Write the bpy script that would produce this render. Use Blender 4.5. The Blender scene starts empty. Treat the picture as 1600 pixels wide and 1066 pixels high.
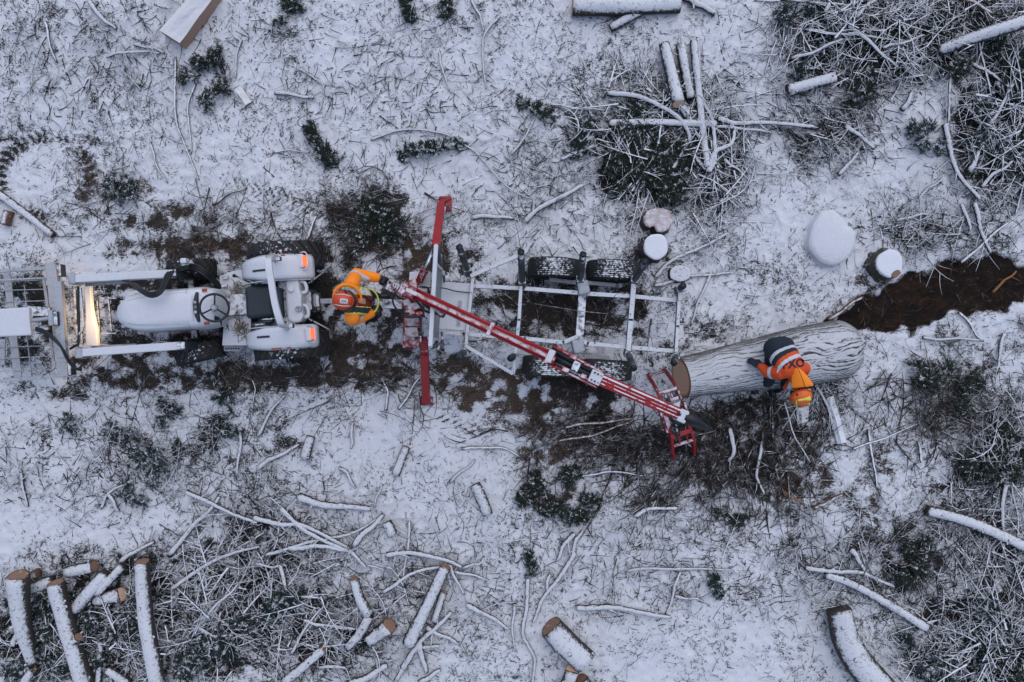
import bpy, bmesh, math, random
import numpy as np
from mathutils import Vector, Matrix
from mathutils.bvhtree import BVHTree

random.seed(11)
rng = np.random.default_rng(11)
SC = bpy.context.scene
COL = SC.collection
CAM_H = 12.0

# ---------------------------------------------------------------- camera, sky, sun, exposure
cam_d = bpy.data.cameras.new("camera")
cam_d.sensor_width = 36.0
cam_d.lens = 18.0 * CAM_H / 8.0
cam_d.clip_end = 400.0
cam = bpy.data.objects.new("camera", cam_d)
COL.objects.link(cam)
cam.location = (0, 0, CAM_H)
SC.camera = cam

wd = bpy.data.worlds.new("World")
SC.world = wd
wd.use_nodes = True
wn = wd.node_tree
sky = wn.nodes.new("ShaderNodeTexSky")
sky.sky_type = 'NISHITA'
sky.sun_disc = False
SUN_EL, SUN_ROT = math.radians(62), math.radians(20)
sky.sun_elevation = SUN_EL
sky.sun_rotation = SUN_ROT
sky.air_density = 1.0
sky.dust_density = 1.6
sky.ozone_density = 1.8
wn.links.new(sky.outputs[0], wn.nodes["Background"].inputs[0])
wn.nodes["Background"].inputs[1].default_value = 0.085

sun_d = bpy.data.lights.new("sun", 'SUN')
sun_d.energy = 0.6
sun_d.angle = math.radians(100)
sun_d.color = (0.98, 0.95, 0.96)
sun = bpy.data.objects.new("sun", sun_d)
COL.objects.link(sun)
sd = Vector((math.sin(SUN_ROT) * math.cos(SUN_EL), math.cos(SUN_ROT) * math.cos(SUN_EL), math.sin(SUN_EL)))
sun.rotation_euler = sd.to_track_quat('Z', 'Y').to_euler()
sun.location = (0, 0, 20)

SC.view_settings.view_transform = 'Standard'
SC.view_settings.look = 'None'
SC.view_settings.exposure = 0.90
SC.view_settings.gamma = 1.0
SC.view_settings.use_curve_mapping = False


# ---------------------------------------------------------------- places: photo point + height -> metres
def W(px, py, z=0.0):
    k = (CAM_H - z) / CAM_H / 100.0
    return Vector(((px - 800) * k, (533 - py) * k, z))


# ---------------------------------------------------------------- noise
_tab = rng.random((256, 256))


def vn(x, y, s=0):
    x = np.asarray(x, float) + s * 17.31
    y = np.asarray(y, float) + s * 9.77
    xi = np.floor(x).astype(int)
    yi = np.floor(y).astype(int)
    fx = x - xi
    fy = y - yi
    fx = fx * fx * (3 - 2 * fx)
    fy = fy * fy * (3 - 2 * fy)
    a = _tab[xi & 255, yi & 255]
    b = _tab[(xi + 1) & 255, yi & 255]
    c = _tab[xi & 255, (yi + 1) & 255]
    d = _tab[(xi + 1) & 255, (yi + 1) & 255]
    return a * (1 - fx) * (1 - fy) + b * fx * (1 - fy) + c * (1 - fx) * fy + d * fx * fy


def fbm(x, y, s=0, o=3):
    t = 0
    a = 0.5
    for i in range(o):
        t = t + a * vn(np.asarray(x) * 2 ** i, np.asarray(y) * 2 ** i, s + i * 3)
        a *= 0.5
    return t / (1 - 0.5 ** o)


# ---------------------------------------------------------------- what lies where on the clearing
# (px, py, half length, half width, turn in degrees, strength): litter showing through the snow, plus shade painted under brush and machines
BARE_SHADE = [
    (180, 292, 70, 28, 0, .6), (110, 235, 60, 25, 20, .45), (15, 215, 40, 40, 0, .6), (250, 345, 150, 34, -3, .5), (330, 392, 170, 30, 0, .7),
    (400, 330, 90, 35, 0, .35), (470, 300, 60, 45, 40, .4), (600, 350, 55, 60, 0, .9), (545, 335, 60, 40, 30, .6),
    (330, 120, 35, 55, 0, .5), (300, 200, 30, 60, 0, .35), (330, 590, 220, 26, 0, .85), (200, 560, 140, 40, 0, .6), (560, 565, 90, 55, 0, .8),
    (470, 570, 70, 45, 0, .7), (520, 400, 60, 35, 0, .6), (640, 400, 70, 50, 0, .7), (700, 590, 70, 50, 20, .65),
    (755, 625, 80, 45, 25, .8), (700, 420, 70, 55, 0, .6), (860, 480, 110, 50, 0, .72), (990, 480, 80, 55, 0, .55), (780, 480, 40, 50, 0, .5),
    (870, 600, 130, 28, 5, .75), (910, 650, 100, 40, 0, .6), (845, 700, 50, 45, 0, .7), (960, 690, 60, 40, 0, .5),
    (1080, 690, 90, 55, 0, .7), (1190, 700, 90, 90, 0, .6), (1250, 770, 70, 40, 20, .55), (1020, 790, 60, 25, 0, .5),
    (1150, 640, 90, 25, -10, .7), (1430, 585, 60, 40, 0, .55), (1470, 640, 90, 60, 0, .55), (1380, 720, 60, 50, 0, .5),
    (1560, 720, 50, 60, 0, .95), (1530, 600, 80, 80, 0, .6), (1420, 880, 50, 55, 0, .85), (1400, 800, 70, 50, 0, .35),
    (1540, 1000, 130, 110, 0, .9), (1570, 880, 60, 60, 0, .7), (260, 960, 280, 110, 0, .85), (60, 990, 110, 90, 0, .8),
    (430, 900, 160, 90, 30, .7), (520, 1010, 120, 60, 0, .7), (420, 800, 60, 70, 0, .5), (640, 940, 100, 90, 0, .4), (1365, 60, 150, 80, 0, 1.), (1560, 200, 75, 130, 0, .95),
    (1500, 30, 110, 40, 0, .9), (1330, 190, 70, 60, 0, .5), (1230, 220, 60, 55, 0, .4), (1010, 245, 100, 70, 0, .95), (1120, 270, 55, 90, 0, .85),
    (965, 290, 40, 50, 0, .9), (1010, 330, 120, 40, 0, .5), (1060, 150, 100, 50, 0, .5), (1150, 110, 60, 40, 30, .4),
    (1020, 410, 70, 40, 0, .5), (100, 40, 110, 60, 20, .4), (860, 772, 55, 28, -10, .8), (1450, 370, 70, 35, 0, .45), (1540, 380, 60, 40, 0, .4),
    (1370, 430, 45, 40, 0, .55), (700, 740, 30, 30, 0, .2), (230, 720, 40, 30, 0, .4), (345, 665, 40, 30, 0, .45), (265, 645, 22, 22, 0, .5),
    (640, 235, 60, 18, 10, .35), (120, 610, 140, 22, 0, .55), (960, 740, 90, 25, 0, .4), (1300, 850, 100, 60, 0, .3), (1500, 850, 80, 60, 0, .4),
    (50, 500, 80, 90, 0, .75), (350, 640, 200, 40, 0, .3), (240, 980, 40, 80, 0, .3), (1480, 960, 70, 90, 0, .5), (140, 120, 80, 80, 0, .3),
    (1310, 770, 90, 50, 20, .6), (1480, 760, 80, 60, 0, .6), (1330, 830, 90, 40, 0, .5), (1110, 830, 100, 40, 0, .5), (1230, 860, 80, 40, 0, .45),
    (60, 150, 90, 70, 0, .45), (450, 60, 90, 50, 0, .4), (100, 680, 120, 40, 0, .45), (300, 700, 120, 40, 0, .45), (430, 700, 60, 60, 0, .45), (1180, 930, 90, 50, 0, .4), (880, 900, 70, 50, 0, .4),
    (830, 170, 60, 30, 20, .3), (780, 300, 60, 50, 0, .25), (480, 120, 60, 60, 0, .3), (700, 130, 60, 80, 0, .2)]
BARE_SHADE = [(cx, cy, a, b, t_, min(1.0, s * (1.3 if 180 < cx < 1270 and 330 < cy < 740 else 1.0))) for (cx, cy, a, b, t_, s) in BARE_SHADE]
BARE_SHADE += [(250, 443, 100, 14, -3, 1.), (250, 536, 110, 16, -3, 1.), (180, 490, 60, 45, 0, .7), (420, 470, 120, 70, 0, .95), (505, 470, 45, 60, 0, 1.), (600, 490, 60, 60, 0, .85), (1150, 690, 120, 60, 0, 1.), (1250, 740, 70, 50, 0, .9), (930, 690, 90, 40, 0, .85), (830, 640, 90, 40, 20, .9), (860, 480, 120, 55, 0, 1.), (1010, 240, 90, 60, 0, 1.), (1030, 300, 30, 30, 0, .9), (1130, 255, 40, 70, 0, .95), (1430, 860, 60, 60, 0, .8), (1180, 690, 80, 60, 0, .9), (1090, 655, 70, 25, 0, .95)]  # more litter, and ground colour darkened as shade under tractor, trailer and brush
CLEAN = [
    (600, 90, 130, 70, 0, .5), (640, 690, 120, 60, 10, .55), (600, 740, 90, 50, 0, .4), (1250, 350, 110, 70, 0, .6), (1385, 610, 62, 45, 0, .9),
    (80, 750, 110, 60, 0, .3), (1010, 1010, 170, 60, 0, .45), (1190, 300, 45, 70, 0, .7), (66, 272, 44, 38, 20, 1.), (1120, 450, 70, 40, 20, .55),
    (840, 60, 120, 60, 0, .3), (740, 290, 90, 50, 0, .3), (1000, 860, 170, 50, 0, .3), (200, 180, 100, 50, 0, .3), (560, 180, 80, 50, 0, .3),
    (1420, 260, 60, 60, 0, .3), (1110, 390, 60, 30, 0, .3), (730, 850, 70, 60, 0, .35), (760, 980, 80, 60, 0, .35), (1240, 960, 70, 70, 0, .2), (780, 640, 40, 20, 30, .3)]
BROWN = [
    (200, 300, 160, 60, 0, .6), (330, 390, 200, 45, 0, .5), (480, 300, 90, 60, 0, .5), (620, 400, 110, 60, 0, .7), (560, 570, 120, 60, 0, .6),
    (750, 620, 130, 70, 20, .9), (830, 700, 90, 60, 0, 1.), (1020, 740, 180, 70, 0, .6), (1230, 740, 130, 80, 0, .6), (1420, 640, 160, 90, 0, .5),
    (300, 590, 200, 40, 0, .45), (1130, 800, 90, 50, 0, .5), (870, 480, 130, 70, 0, .3), (1370, 760, 90, 70, 0, .55), (1400, 490, 120, 60, 0, .6)]


def field(tab, x, y):
    px = np.asarray(x) * 100 + 800
    py = 533 - np.asarray(y) * 100
    f = np.zeros(np.shape(px))
    for (cx, cy, a, b, t, s) in tab:
        c, n = math.cos(math.radians(t)), math.sin(math.radians(t))
        dx, dy = px - cx, py - cy
        u = (dx * c + dy * n) / a
        v = (-dx * n + dy * c) / b
        f = np.maximum(f, s * np.exp(-0.75 * (u * u + v * v) ** 1.3))
    return f


def ring(x, y):
    px = np.asarray(x) * 100 + 800
    py = 533 - np.asarray(y) * 100
    d = np.hypot((px - 66) / 1.12, py - 275)
    an = np.arctan2(py - 275, px - 66)
    ch = .62 + .38 * (.5 + .5 * np.sin(an * 36 + np.abs(d - 60) * .25))
    return np.exp(-((d - 62) / 17) ** 2) * .92 * ch * np.clip(2.4 * fbm(np.asarray(x) * 2, np.asarray(y) * 2, 61) - .4, .45, 1)


SOIL_POLY = [(1290, 503), (1350, 462), (1400, 444), (1440, 421), (1482, 409), (1540, 401), (1592, 402), (1606, 440), (1600, 472), (1545, 481),
             (1500, 489), (1440, 508), (1390, 521), (1330, 518)]


def poly_sd(px, py, poly):
    px = np.asarray(px, float)
    py = np.asarray(py, float)
    d = np.full(px.shape, 1e9)
    ins = np.zeros(px.shape, bool)
    n = len(poly)
    for i in range(n):
        x0, y0 = poly[i]
        x1, y1 = poly[(i + 1) % n]
        ex, ey = x1 - x0, y1 - y0
        t = np.clip(((px - x0) * ex + (py - y0) * ey) / (ex * ex + ey * ey), 0, 1)
        d = np.minimum(d, np.hypot(px - x0 - t * ex, py - y0 - t * ey))
        cond = ((y0 > py) != (y1 > py)) & (px < (x1 - x0) * (py - y0) / (y1 - y0 + 1e-12) + x0)
        ins ^= cond
    return np.where(ins, d, -d)


def soil_amt(x, y):
    px = np.asarray(x) * 100 + 800
    py = 533 - np.asarray(y) * 100
    d = poly_sd(px, py, SOIL_POLY) + (fbm(np.asarray(x) * 5, np.asarray(y) * 5, 5, 4) - .5) * 44
    return np.clip(d / 22 + .5, 0, 1)


TRACKS = [([(100, 258), (180, 264), (280, 280), (400, 300), (520, 330)], 21), ([(60, 610), (200, 606), (330, 598), (520, 572), (640, 560)], 22),
          ([(230, 352), (330, 378), (420, 392), (560, 400)], 20), ([(690, 640), (800, 690), (900, 730)], 22)]


def tread(x, y):
    """lug prints of the tractor tyres pressed through the snow"""
    px = np.asarray(x) * 100 + 800
    py = 533 - np.asarray(y) * 100
    f = np.zeros(np.shape(px))
    for pts, hw in TRACKS:
        s0 = 0
        for (x0, y0), (x1, y1) in zip(pts[:-1], pts[1:]):
            L = math.hypot(x1 - x0, y1 - y0)
            ux, uy = (x1 - x0) / L, (y1 - y0) / L
            u = (px - x0) * ux + (py - y0) * uy
            v = -(px - x0) * uy + (py - y0) * ux
            ins = (u >= 0) & (u < L) & (np.abs(v) < hw)
            ch = .5 + .5 * np.sin((u + s0 + .9 * np.abs(v)) * 2 * math.pi / 11)
            f = np.where(ins, np.maximum(f, (.25 + .5 * ch ** 2) * np.clip((hw - np.abs(v)) / 5, 0, 1)), f)
            s0 += L
    return f * np.clip(2.2 * fbm(np.asarray(x) * 1.4, np.asarray(y) * 1.4, 51) - .55, 0, 1)


def bare_shade_amt(x, y):
    b = field(BARE_SHADE, x, y)
    lf = fbm(np.asarray(x) * .55, np.asarray(y) * .55, 21)
    b = np.maximum(b, .22 + .75 * np.clip(lf - .42, 0, 1))
    b = b * (1 - field(CLEAN, x, y))
    x, y = np.asarray(x), np.asarray(y)
    patch = np.clip(.30 + 2.6 * (fbm(x * 5.5, y * 5.5, 71, 4) - .27), .25, 1.15)
    b = b * (0.74 + .62 * fbm(x * 2.4, y * 2.4, 8)) * patch
    return np.clip(np.maximum(b, np.maximum(ring(x, y), tread(x, y)) * .95), 0, 1)


def gh(x, y):
    x = np.asarray(x, float)
    y = np.asarray(y, float)
    h = .16 * (fbm(x * .3, y * .3, 1) - .5) + .07 * (fbm(x * 1.5, y * 1.5, 2) - .5) + .035 * (fbm(x * 5.5, y * 5.5, 3, 3) - .5)
    return h


def gz(x, y):
    return float(gh(x, y))


def G(px, py, up=0.0):
    w = W(px, py, up)
    w.z = gz(w.x, w.y) + up
    return w


# ---------------------------------------------------------------- materials
class NT:
    def __init__(s, name):
        s.m = bpy.data.materials.new(name)
        s.m.use_nodes = True
        s.t = s.m.node_tree
        s.b = s.t.nodes["Principled BSDF"]

    def n(s, typ, **kw):
        nd = s.t.nodes.new(typ)
        for k, v in kw.items():
            setattr(nd, k, v)
        return nd

    def l(s, a, b):
        s.t.links.new(a, b)

    def val(s, x, sock):
        if isinstance(x, (int, float)):
            sock.default_value = x
        elif isinstance(x, tuple):
            sock.default_value = (x + (1,))[:len(sock.default_value)]
        else:
            s.l(x, sock)

    def math(s, op, a, b=0.0, c=None):
        nd = s.n("ShaderNodeMath", operation=op)
        s.val(a, nd.inputs[0])
        s.val(b, nd.inputs[1])
        if c is not None:
            s.val(c, nd.inputs[2])
        return nd.outputs[0]

    def mix(s, f, a, b):
        nd = s.n("ShaderNodeMix", data_type='RGBA')
        s.val(f, nd.inputs[0])
        s.val(a, nd.inputs[6])
        s.val(b, nd.inputs[7])
        return nd.outputs[2]

    def step(s, v, lo, hi):
        nd = s.n("ShaderNodeMapRange", interpolation_type='SMOOTHSTEP')
        s.val(v, nd.inputs[0])
        s.val(lo, nd.inputs[1])
        s.val(hi, nd.inputs[2])
        return nd.outputs[0]

    def noise(s, scale, detail=3, rough=.55, dist=0.0, vec=None):
        nd = s.n("ShaderNodeTexNoise")
        nd.inputs["Scale"].default_value = scale
        nd.inputs["Detail"].default_value = detail
        nd.inputs["Roughness"].default_value = rough
        nd.inputs["Distortion"].default_value = dist
        if vec is None:
            vec = s.pos()
        s.l(vec, nd.inputs["Vector"])
        return nd.outputs["Fac"]

    def pos(s):
        if not hasattr(s, "_g"):
            s._g = s.n("ShaderNodeNewGeometry")
        return s._g.outputs["Position"]

    def nz(s):
        s.pos()
        sp = s.n("ShaderNodeSeparateXYZ")
        s.l(s._g.outputs["Normal"], sp.inputs[0])
        return sp.outputs[2]

    def attr(s, name, out="Fac"):
        nd = s.n("ShaderNodeAttribute", attribute_name=name)
        return nd.outputs[out]

    def bump(s, h, strength=.5, dist=.01):
        nd = s.n("ShaderNodeBump")
        nd.inputs["Strength"].default_value = strength
        nd.inputs["Distance"].default_value = dist
        s.l(h, nd.inputs["Height"])
        s.l(nd.outputs[0], s.b.inputs["Normal"])


SNOW = (0.80, 0.815, 0.845)
SNOW_D = (0.66, 0.67, 0.70)


def dusted(name, base, base2=None, rough=.55, metal=0.0, lo=.45, hi=.8, amount=.35, nscale=14, grain=30, snow=SNOW, spec=.4, fleck=None):
    """a surface with snow lying where it faces up; 'amount' is how ragged the cover is"""
    t = NT(name)
    g = t.noise(grain, 4)
    col = t.mix(g, base, base2 or tuple(c * .6 for c in base))
    n = t.noise(nscale, 4, .6)
    f = t.math('ADD', t.nz(), t.math('MULTIPLY', t.math('SUBTRACT', n, .5), amount * 2.4))
    f = t.step(f, lo, hi)
    if fleck:
        fn = t.step(t.noise(fleck[0], 3, .6, .8), fleck[1], fleck[1] + .05)
        f = t.math('MULTIPLY', f, t.math('SUBTRACT', 1.0, t.math('MULTIPLY', fn, fleck[2])))
    sc = t.mix(t.noise(nscale * 2.3, 3), snow, tuple(c * .86 for c in snow))
    t.l(t.mix(f, col, sc), t.b.inputs["Base Color"])
    r = t.n("ShaderNodeMix", data_type='FLOAT')
    t.l(f, r.inputs[0])
    r.inputs[2].default_value = rough
    r.inputs[3].default_value = .85
    t.l(r.outputs[0], t.b.inputs["Roughness"])
    if metal:
        mm = t.math('MULTIPLY', t.math('SUBTRACT', 1.0, f), metal)
        t.l(mm, t.b.inputs["Metallic"])
    t.b.inputs["Specular IOR Level"].default_value = spec
    t.bump(t.math('ADD', g, n), .35, .008)
    return t.m


def plain(name, base, base2=None, rough=.6, metal=0.0, grain=25, bump=.2, emis=None, estr=0, spec=.4):
    t = NT(name)
    g = t.noise(grain, 4)
    t.l(t.mix(g, base, base2 or tuple(c * .7 for c in base)), t.b.inputs["Base Color"])
    t.b.inputs["Roughness"].default_value = rough
    t.b.inputs["Metallic"].default_value = metal
    t.b.inputs["Specular IOR Level"].default_value = spec
    if emis:
        t.b.inputs["Emission Color"].default_value = emis + (1,)
        t.b.inputs["Emission Strength"].default_value = estr
    if bump:
        t.bump(g, bump, .004)
    return t.m


def vcol_mat(name, lo=.5, hi=.95, amount=.3, nscale=22, rough=.8):
    t = NT(name)
    f = t.math('ADD', t.nz(), t.math('MULTIPLY', t.math('SUBTRACT', t.noise(nscale, 3), .5), amount * 2.4))
    f = t.step(f, lo, hi)
    t.l(t.mix(f, t.attr("tint", "Color"), SNOW), t.b.inputs["Base Color"])
    t.b.inputs["Roughness"].default_value = rough
    t.b.inputs["Specular IOR Level"].default_value = .2
    return t.m


M = {}
M['snow'] = plain("snow", (.74, .755, .785), (.66, .675, .71), .9, grain=22, bump=.8, spec=.2)
M['bark'] = dusted("snowy bark", (.06, .048, .04), (.022, .02, .018), .9, lo=.42, hi=.78, amount=.55, nscale=22, grain=60, snow=(.66, .67, .695), fleck=(22, .58, .45))
M['bark_dark'] = dusted("dark wet bark", (.05, .038, .03), (.018, .015, .013), .85, lo=.55, hi=1.0, amount=.35, nscale=18, grain=40)
M['bark_brown'] = dusted("brown peeled bark", (.16, .085, .045), (.06, .035, .022), .8, lo=.75, hi=1.15, amount=.3, nscale=18, grain=40)
M['twig'] = dusted("snowy twigs", (.035, .03, .026), (.014, .014, .014), .9, lo=.52, hi=.82, amount=.8, nscale=12, grain=60)
M['twig_dark'] = dusted("bare twigs", (.042, .031, .024), (.012, .012, .012), .9, lo=.90, hi=1.2, amount=.35, nscale=9, grain=60)


def needle_mat(name, thr, a, b):
    t = NT(name)
    c = t.mix(t.noise(25, 3), a, b)
    f = t.step(t.noise(13, 4, .7, .5), thr, thr + .05)
    t.l(t.mix(f, c, SNOW_D), t.b.inputs["Base Color"])
    t.b.inputs["Roughness"].default_value = .75
    t.b.inputs["Specular IOR Level"].default_value = .2
    return t.m


M['twig_under'] = plain("dark undergrowth twigs", (.028, .026, .024), (.010, .012, .013), .9, grain=30, bump=0, spec=.2)
M['needle'] = needle_mat("spruce needles", .575, (.024, .034, .020), (.010, .016, .014))
M['needle_frost'] = needle_mat("frosted spruce needles", .545, (.022, .038, .032), (.012, .022, .021))
M['white_paint'] = dusted("white tractor paint", (.50, .505, .52), (.42, .425, .44), .4, lo=.3, hi=.9, amount=.35, nscale=8, grain=5, snow=(.66, .67, .70), fleck=(34, .64, .6))
M['grey_paint'] = dusted("grey painted steel", (.22, .235, .255), (.14, .155, .175), .5, lo=.55, hi=1.0, amount=.45, nscale=10, grain=16, snow=(.42, .435, .465), fleck=(20, .60, .8))
M['frame_steel'] = dusted("frosted trailer steel", (.11, .125, .14), (.045, .053, .06), .5, lo=.5, hi=.9, amount=.55, nscale=12, grain=22, snow=(.66, .675, .70), fleck=(24, .60, .9))
M['dark_steel'] = dusted("dark steel", (.035, .042, .05), (.015, .018, .022), .45, lo=.75, hi=1.1, amount=.5, nscale=16, grain=20)
M['black'] = plain("black rubber hose", (.012, .014, .017), (.006, .007, .009), .42, grain=15, bump=.15)
M['rubber'] = dusted("snow caked tyre rubber", (.016, .018, .021), (.03, .028, .027), .8, lo=.80, hi=1.1, amount=.75, nscale=24, grain=9)
M['seat'] = plain("charcoal seat vinyl", (.022, .032, .042), (.016, .023, .03), .5, grain=60, bump=.2)
M['red'] = plain("red crane paint", (.40, .018, .022), (.22, .012, .015), .42, grain=5, bump=.2)
M['red_snow'] = dusted("red paint under snow", (.40, .017, .022), (.24, .012, .016), .4, lo=.75, hi=1.1, amount=.5, nscale=10, grain=9, snow=(.68, .66, .68))
M['red_dark'] = dusted("scuffed red steel", (.28, .015, .02), (.12, .01, .014), .5, lo=.9, hi=1.25, amount=.5, nscale=13, grain=14)
M['strip'] = dusted("broken snow on red arm", (.40, .018, .022), (.28, .014, .016), .5, lo=.70, hi=.95, amount=1.0, nscale=8, grain=9)
M['decal_red'] = plain("red stripe", (.45, .04, .02), None, .4, bump=0)
M['decal_black'] = plain("dark lettering band", (.03, .035, .04), None, .4, bump=0)
M['chrome'] = plain("bright steel", (.55, .57, .60), (.40, .42, .45), .25, .9, bump=.1)
M['lamp_red'] = plain("tail lamp glow", (.7, .06, .02), None, .3, bump=0, emis=(1.0, .10, .022), estr=1.15)
M['lamp_white'] = plain("head lamp glow", (.8, .7, .5), None, .3, bump=0, emis=(1.0, .68, .35), estr=5)
M['end_grain'] = plain("orange cut wood", (.34, .15, .065), (.22, .09, .04), .85, grain=60, bump=.4)
M['end_pale'] = plain("pale cut wood", (.42, .25, .16), (.30, .17, .11), .85, grain=50, bump=.4)
M['end_frost'] = dusted("frosted cut wood", (.42, .25, .2), (.3, .18, .14), .85, lo=-.1, hi=.5, amount=.6, nscale=30, grain=50, snow=(.62, .56, .56))
M['slab'] = dusted("split pale wood", (.45, .30, .22), (.30, .19, .14), .85, lo=.2, hi=.7, amount=.55, nscale=7, grain=30, snow=(.70, .69, .70))
M['orange'] = plain("orange red work cloth", (.70, .085, .012), (.56, .06, .01), .8, grain=12, bump=.3)
M['hi_orange'] = plain("bright orange cloth", (1.0, .29, .014), (.88, .21, .01), .75, grain=12, bump=.3)
M['navy'] = plain("navy work cloth", (.012, .02, .034), (.008, .013, .022), .8, grain=14, bump=.3)
M['reflect'] = plain("silver reflective tape", (.55, .57, .60), (.48, .50, .53), .45, grain=30, bump=.1)
M['yellow'] = plain("yellow trim", (.72, .68, .10), (.6, .58, .09), .6, grain=20, bump=0)
M['vest_dark'] = plain("dark red vest cloth", (.20, .022, .012), (.08, .014, .012), .8, grain=18, bump=.3)
M['vest_teal'] = plain("dark vest mesh", (.03, .05, .055), (.015, .025, .03), .8, grain=18, bump=.3)
M['helmet'] = plain("orange red helmet shell", (.62, .075, .015), (.52, .055, .012), .35, grain=6, bump=0)
M['helmet_yellow'] = plain("orange helmet shell", (.80, .15, .018), (.66, .10, .015), .4, grain=7, bump=0)
M['skin'] = plain("skin", (.50, .29, .20), (.44, .24, .17), .55, grain=20, bump=.1)
M['hair'] = plain("brown hair", (.05, .03, .02), None, .7, grain=60)
M['eye'] = plain("eye white", (.7, .7, .68), None, .3, bump=0)
M['badge'] = plain("white badge", (.72, .73, .76), None, .45, bump=0)
M['glyph'] = plain("grey print", (.30, .33, .42), None, .5, bump=0)
M['stump_bark'] = dusted("frosted stump bark", (.085, .07, .055), (.03, .027, .024), .9, lo=.30, hi=.8, amount=.75, nscale=20, grain=26)
M['mound'] = dusted("snowy root mound", (.06, .05, .042), (.02, .018, .017), .9, lo=.25, hi=.6, amount=.7, nscale=9, grain=40, fleck=(20, .55, .9))
M['straw'] = plain("dry straw", (.23, .19, .13), (.10, .08, .06), .9, bump=0)
M['litter'] = vcol_mat("leaf litter", .85, 1.3, .5, 9)

M['splinter'] = vcol_mat("bark splinters", 1.6, 2.2, .1, 12)

# the clearing: snow lying over dark litter and painted shade, brown soil where the log was dragged
t = NT("snow over forest soil")
n1 = t.noise(7, 6, .74, .8)
n2 = t.noise(32, 5, .68, 1.4)
n3 = t.noise(105, 3, .6, .8)


def stretched(t, deg, sx, sy, detail=4):
    mp = t.n("ShaderNodeMapping")
    mp.inputs["Rotation"].default_value = (0, 0, math.radians(deg))
    mp.inputs["Scale"].default_value = (sx, sy, 4)
    t.l(t.pos(), mp.inputs["Vector"])
    return t.noise(1.0, detail, .62, .9, mp.outputs[0])


n4 = t.math('MINIMUM', stretched(t, 35, 17, 58), t.math('MINIMUM', stretched(t, -50, 16, 54), stretched(t, 85, 19, 62)))
bare = t.attr("bare")
soil = t.attr("soil")
brown = t.attr("brown")
mixn = t.math('ADD', t.math('ADD', t.math('MULTIPLY', n1, .38), t.math('MULTIPLY', n2, .34)), t.math('ADD', t.math('MULTIPLY', n4, .40), -.02))
cover = t.math('SUBTRACT', t.math('ADD', mixn, .055), t.math('ADD', t.math('MULTIPLY', bare, .225), t.math('MULTIPLY', t.math('POWER', bare, 4.0), .12)))
cover = t.step(cover, .405, .455)
sm = t.step(t.math('ADD', soil, t.math('MULTIPLY', t.math('SUBTRACT', n2, .5), .9)), .35, .6)
cover = t.math('MULTIPLY', cover, t.math('SUBTRACT', 1.0, sm))
dk = t.mix(t.step(n3, .35, .7), (.009, .011, .013), (.055, .048, .042))
bk = t.mix(t.step(n3, .3, .68), (.026, .018, .013), (.17, .12, .09))
earth = t.mix(brown, dk, bk)
sk = t.mix(t.step(t.noise(5, 6, .75), .38, .70), (.009, .008, .007), (.040, .021, .012))
sk = t.mix(t.step(n3, .62, .76), sk, (.085, .048, .026))
earth = t.mix(sm, earth, sk)
sn = t.mix(n1, (.74, .755, .79), (.83, .84, .865))
t.l(t.mix(cover, earth, sn), t.b.inputs["Base Color"])
t.b.inputs["Roughness"].default_value = .9
t.b.inputs["Specular IOR Level"].default_value = .2
t.bump(t.math('ADD', t.math('MULTIPLY', cover, .9), t.math('ADD', n2, t.math('MULTIPLY', n3, .5))), .75, .03)
M['ground'] = t.m

# furrowed bark of the big log
t = NT("furrowed bark under snow")
fu = t.attr("furrow")
n = t.noise(75, 5, .75)
nb = t.noise(5, 4, .65)
c = t.mix(n, (.10, .085, .070), (.035, .031, .028))
f = t.math('ADD', t.nz(), t.math('MULTIPLY', t.math('SUBTRACT', n, .5), 1.5))
f = t.math('ADD', f, t.math('MULTIPLY', t.math('SUBTRACT', nb, .5), .32))
f = t.math('SUBTRACT', f, t.math('MULTIPLY', fu, 1.15))
f = t.step(f, .22, 1.0)
t.l(t.mix(f, c, t.mix(n, (.44, .44, .45), (.68, .69, .715))), t.b.inputs["Base Color"])
t.b.inputs["Roughness"].default_value = .9
t.bump(n, .5, .01)
M['big_bark'] = t.m


# ---------------------------------------------------------------- building blocks
ORG = {}


def org(o):
    return ORG.get(o.name, Vector((0, 0, 0))) if o else Vector((0, 0, 0))


def tag(o, label, cat, group=None, kind=None):
    if label:
        o["label"] = label
    if cat:
        o["category"] = cat
    if group:
        o["group"] = group
    if kind:
        o["kind"] = kind
    return o


def thing(name, label, cat, loc, group=None):
    o = bpy.data.objects.new(name, None)
    o.empty_display_size = .2
    COL.objects.link(o)
    o.location = loc
    ORG[o.name] = Vector(loc)
    return tag(o, label, cat, group)


def catmull(pts, n):
    pts = [Vector(p) for p in pts]
    if len(pts) == 2:
        return [pts[0].lerp(pts[1], i / (n - 1)) for i in range(n)]
    P = [pts[0] * 2 - pts[1]] + pts + [pts[-1] * 2 - pts[-2]]
    out = []
    for i in range(n):
        u = i / (n - 1) * (len(pts) - 1)
        k = min(int(u), len(pts) - 2)
        x = u - k
        a, b, c, d = P[k:k + 4]
        out.append(.5 * ((2 * b) + (c - a) * x + (2 * a - 5 * b + 4 * c - d) * x * x + (3 * b - a - 3 * c + d) * x ** 3))
    return out


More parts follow.
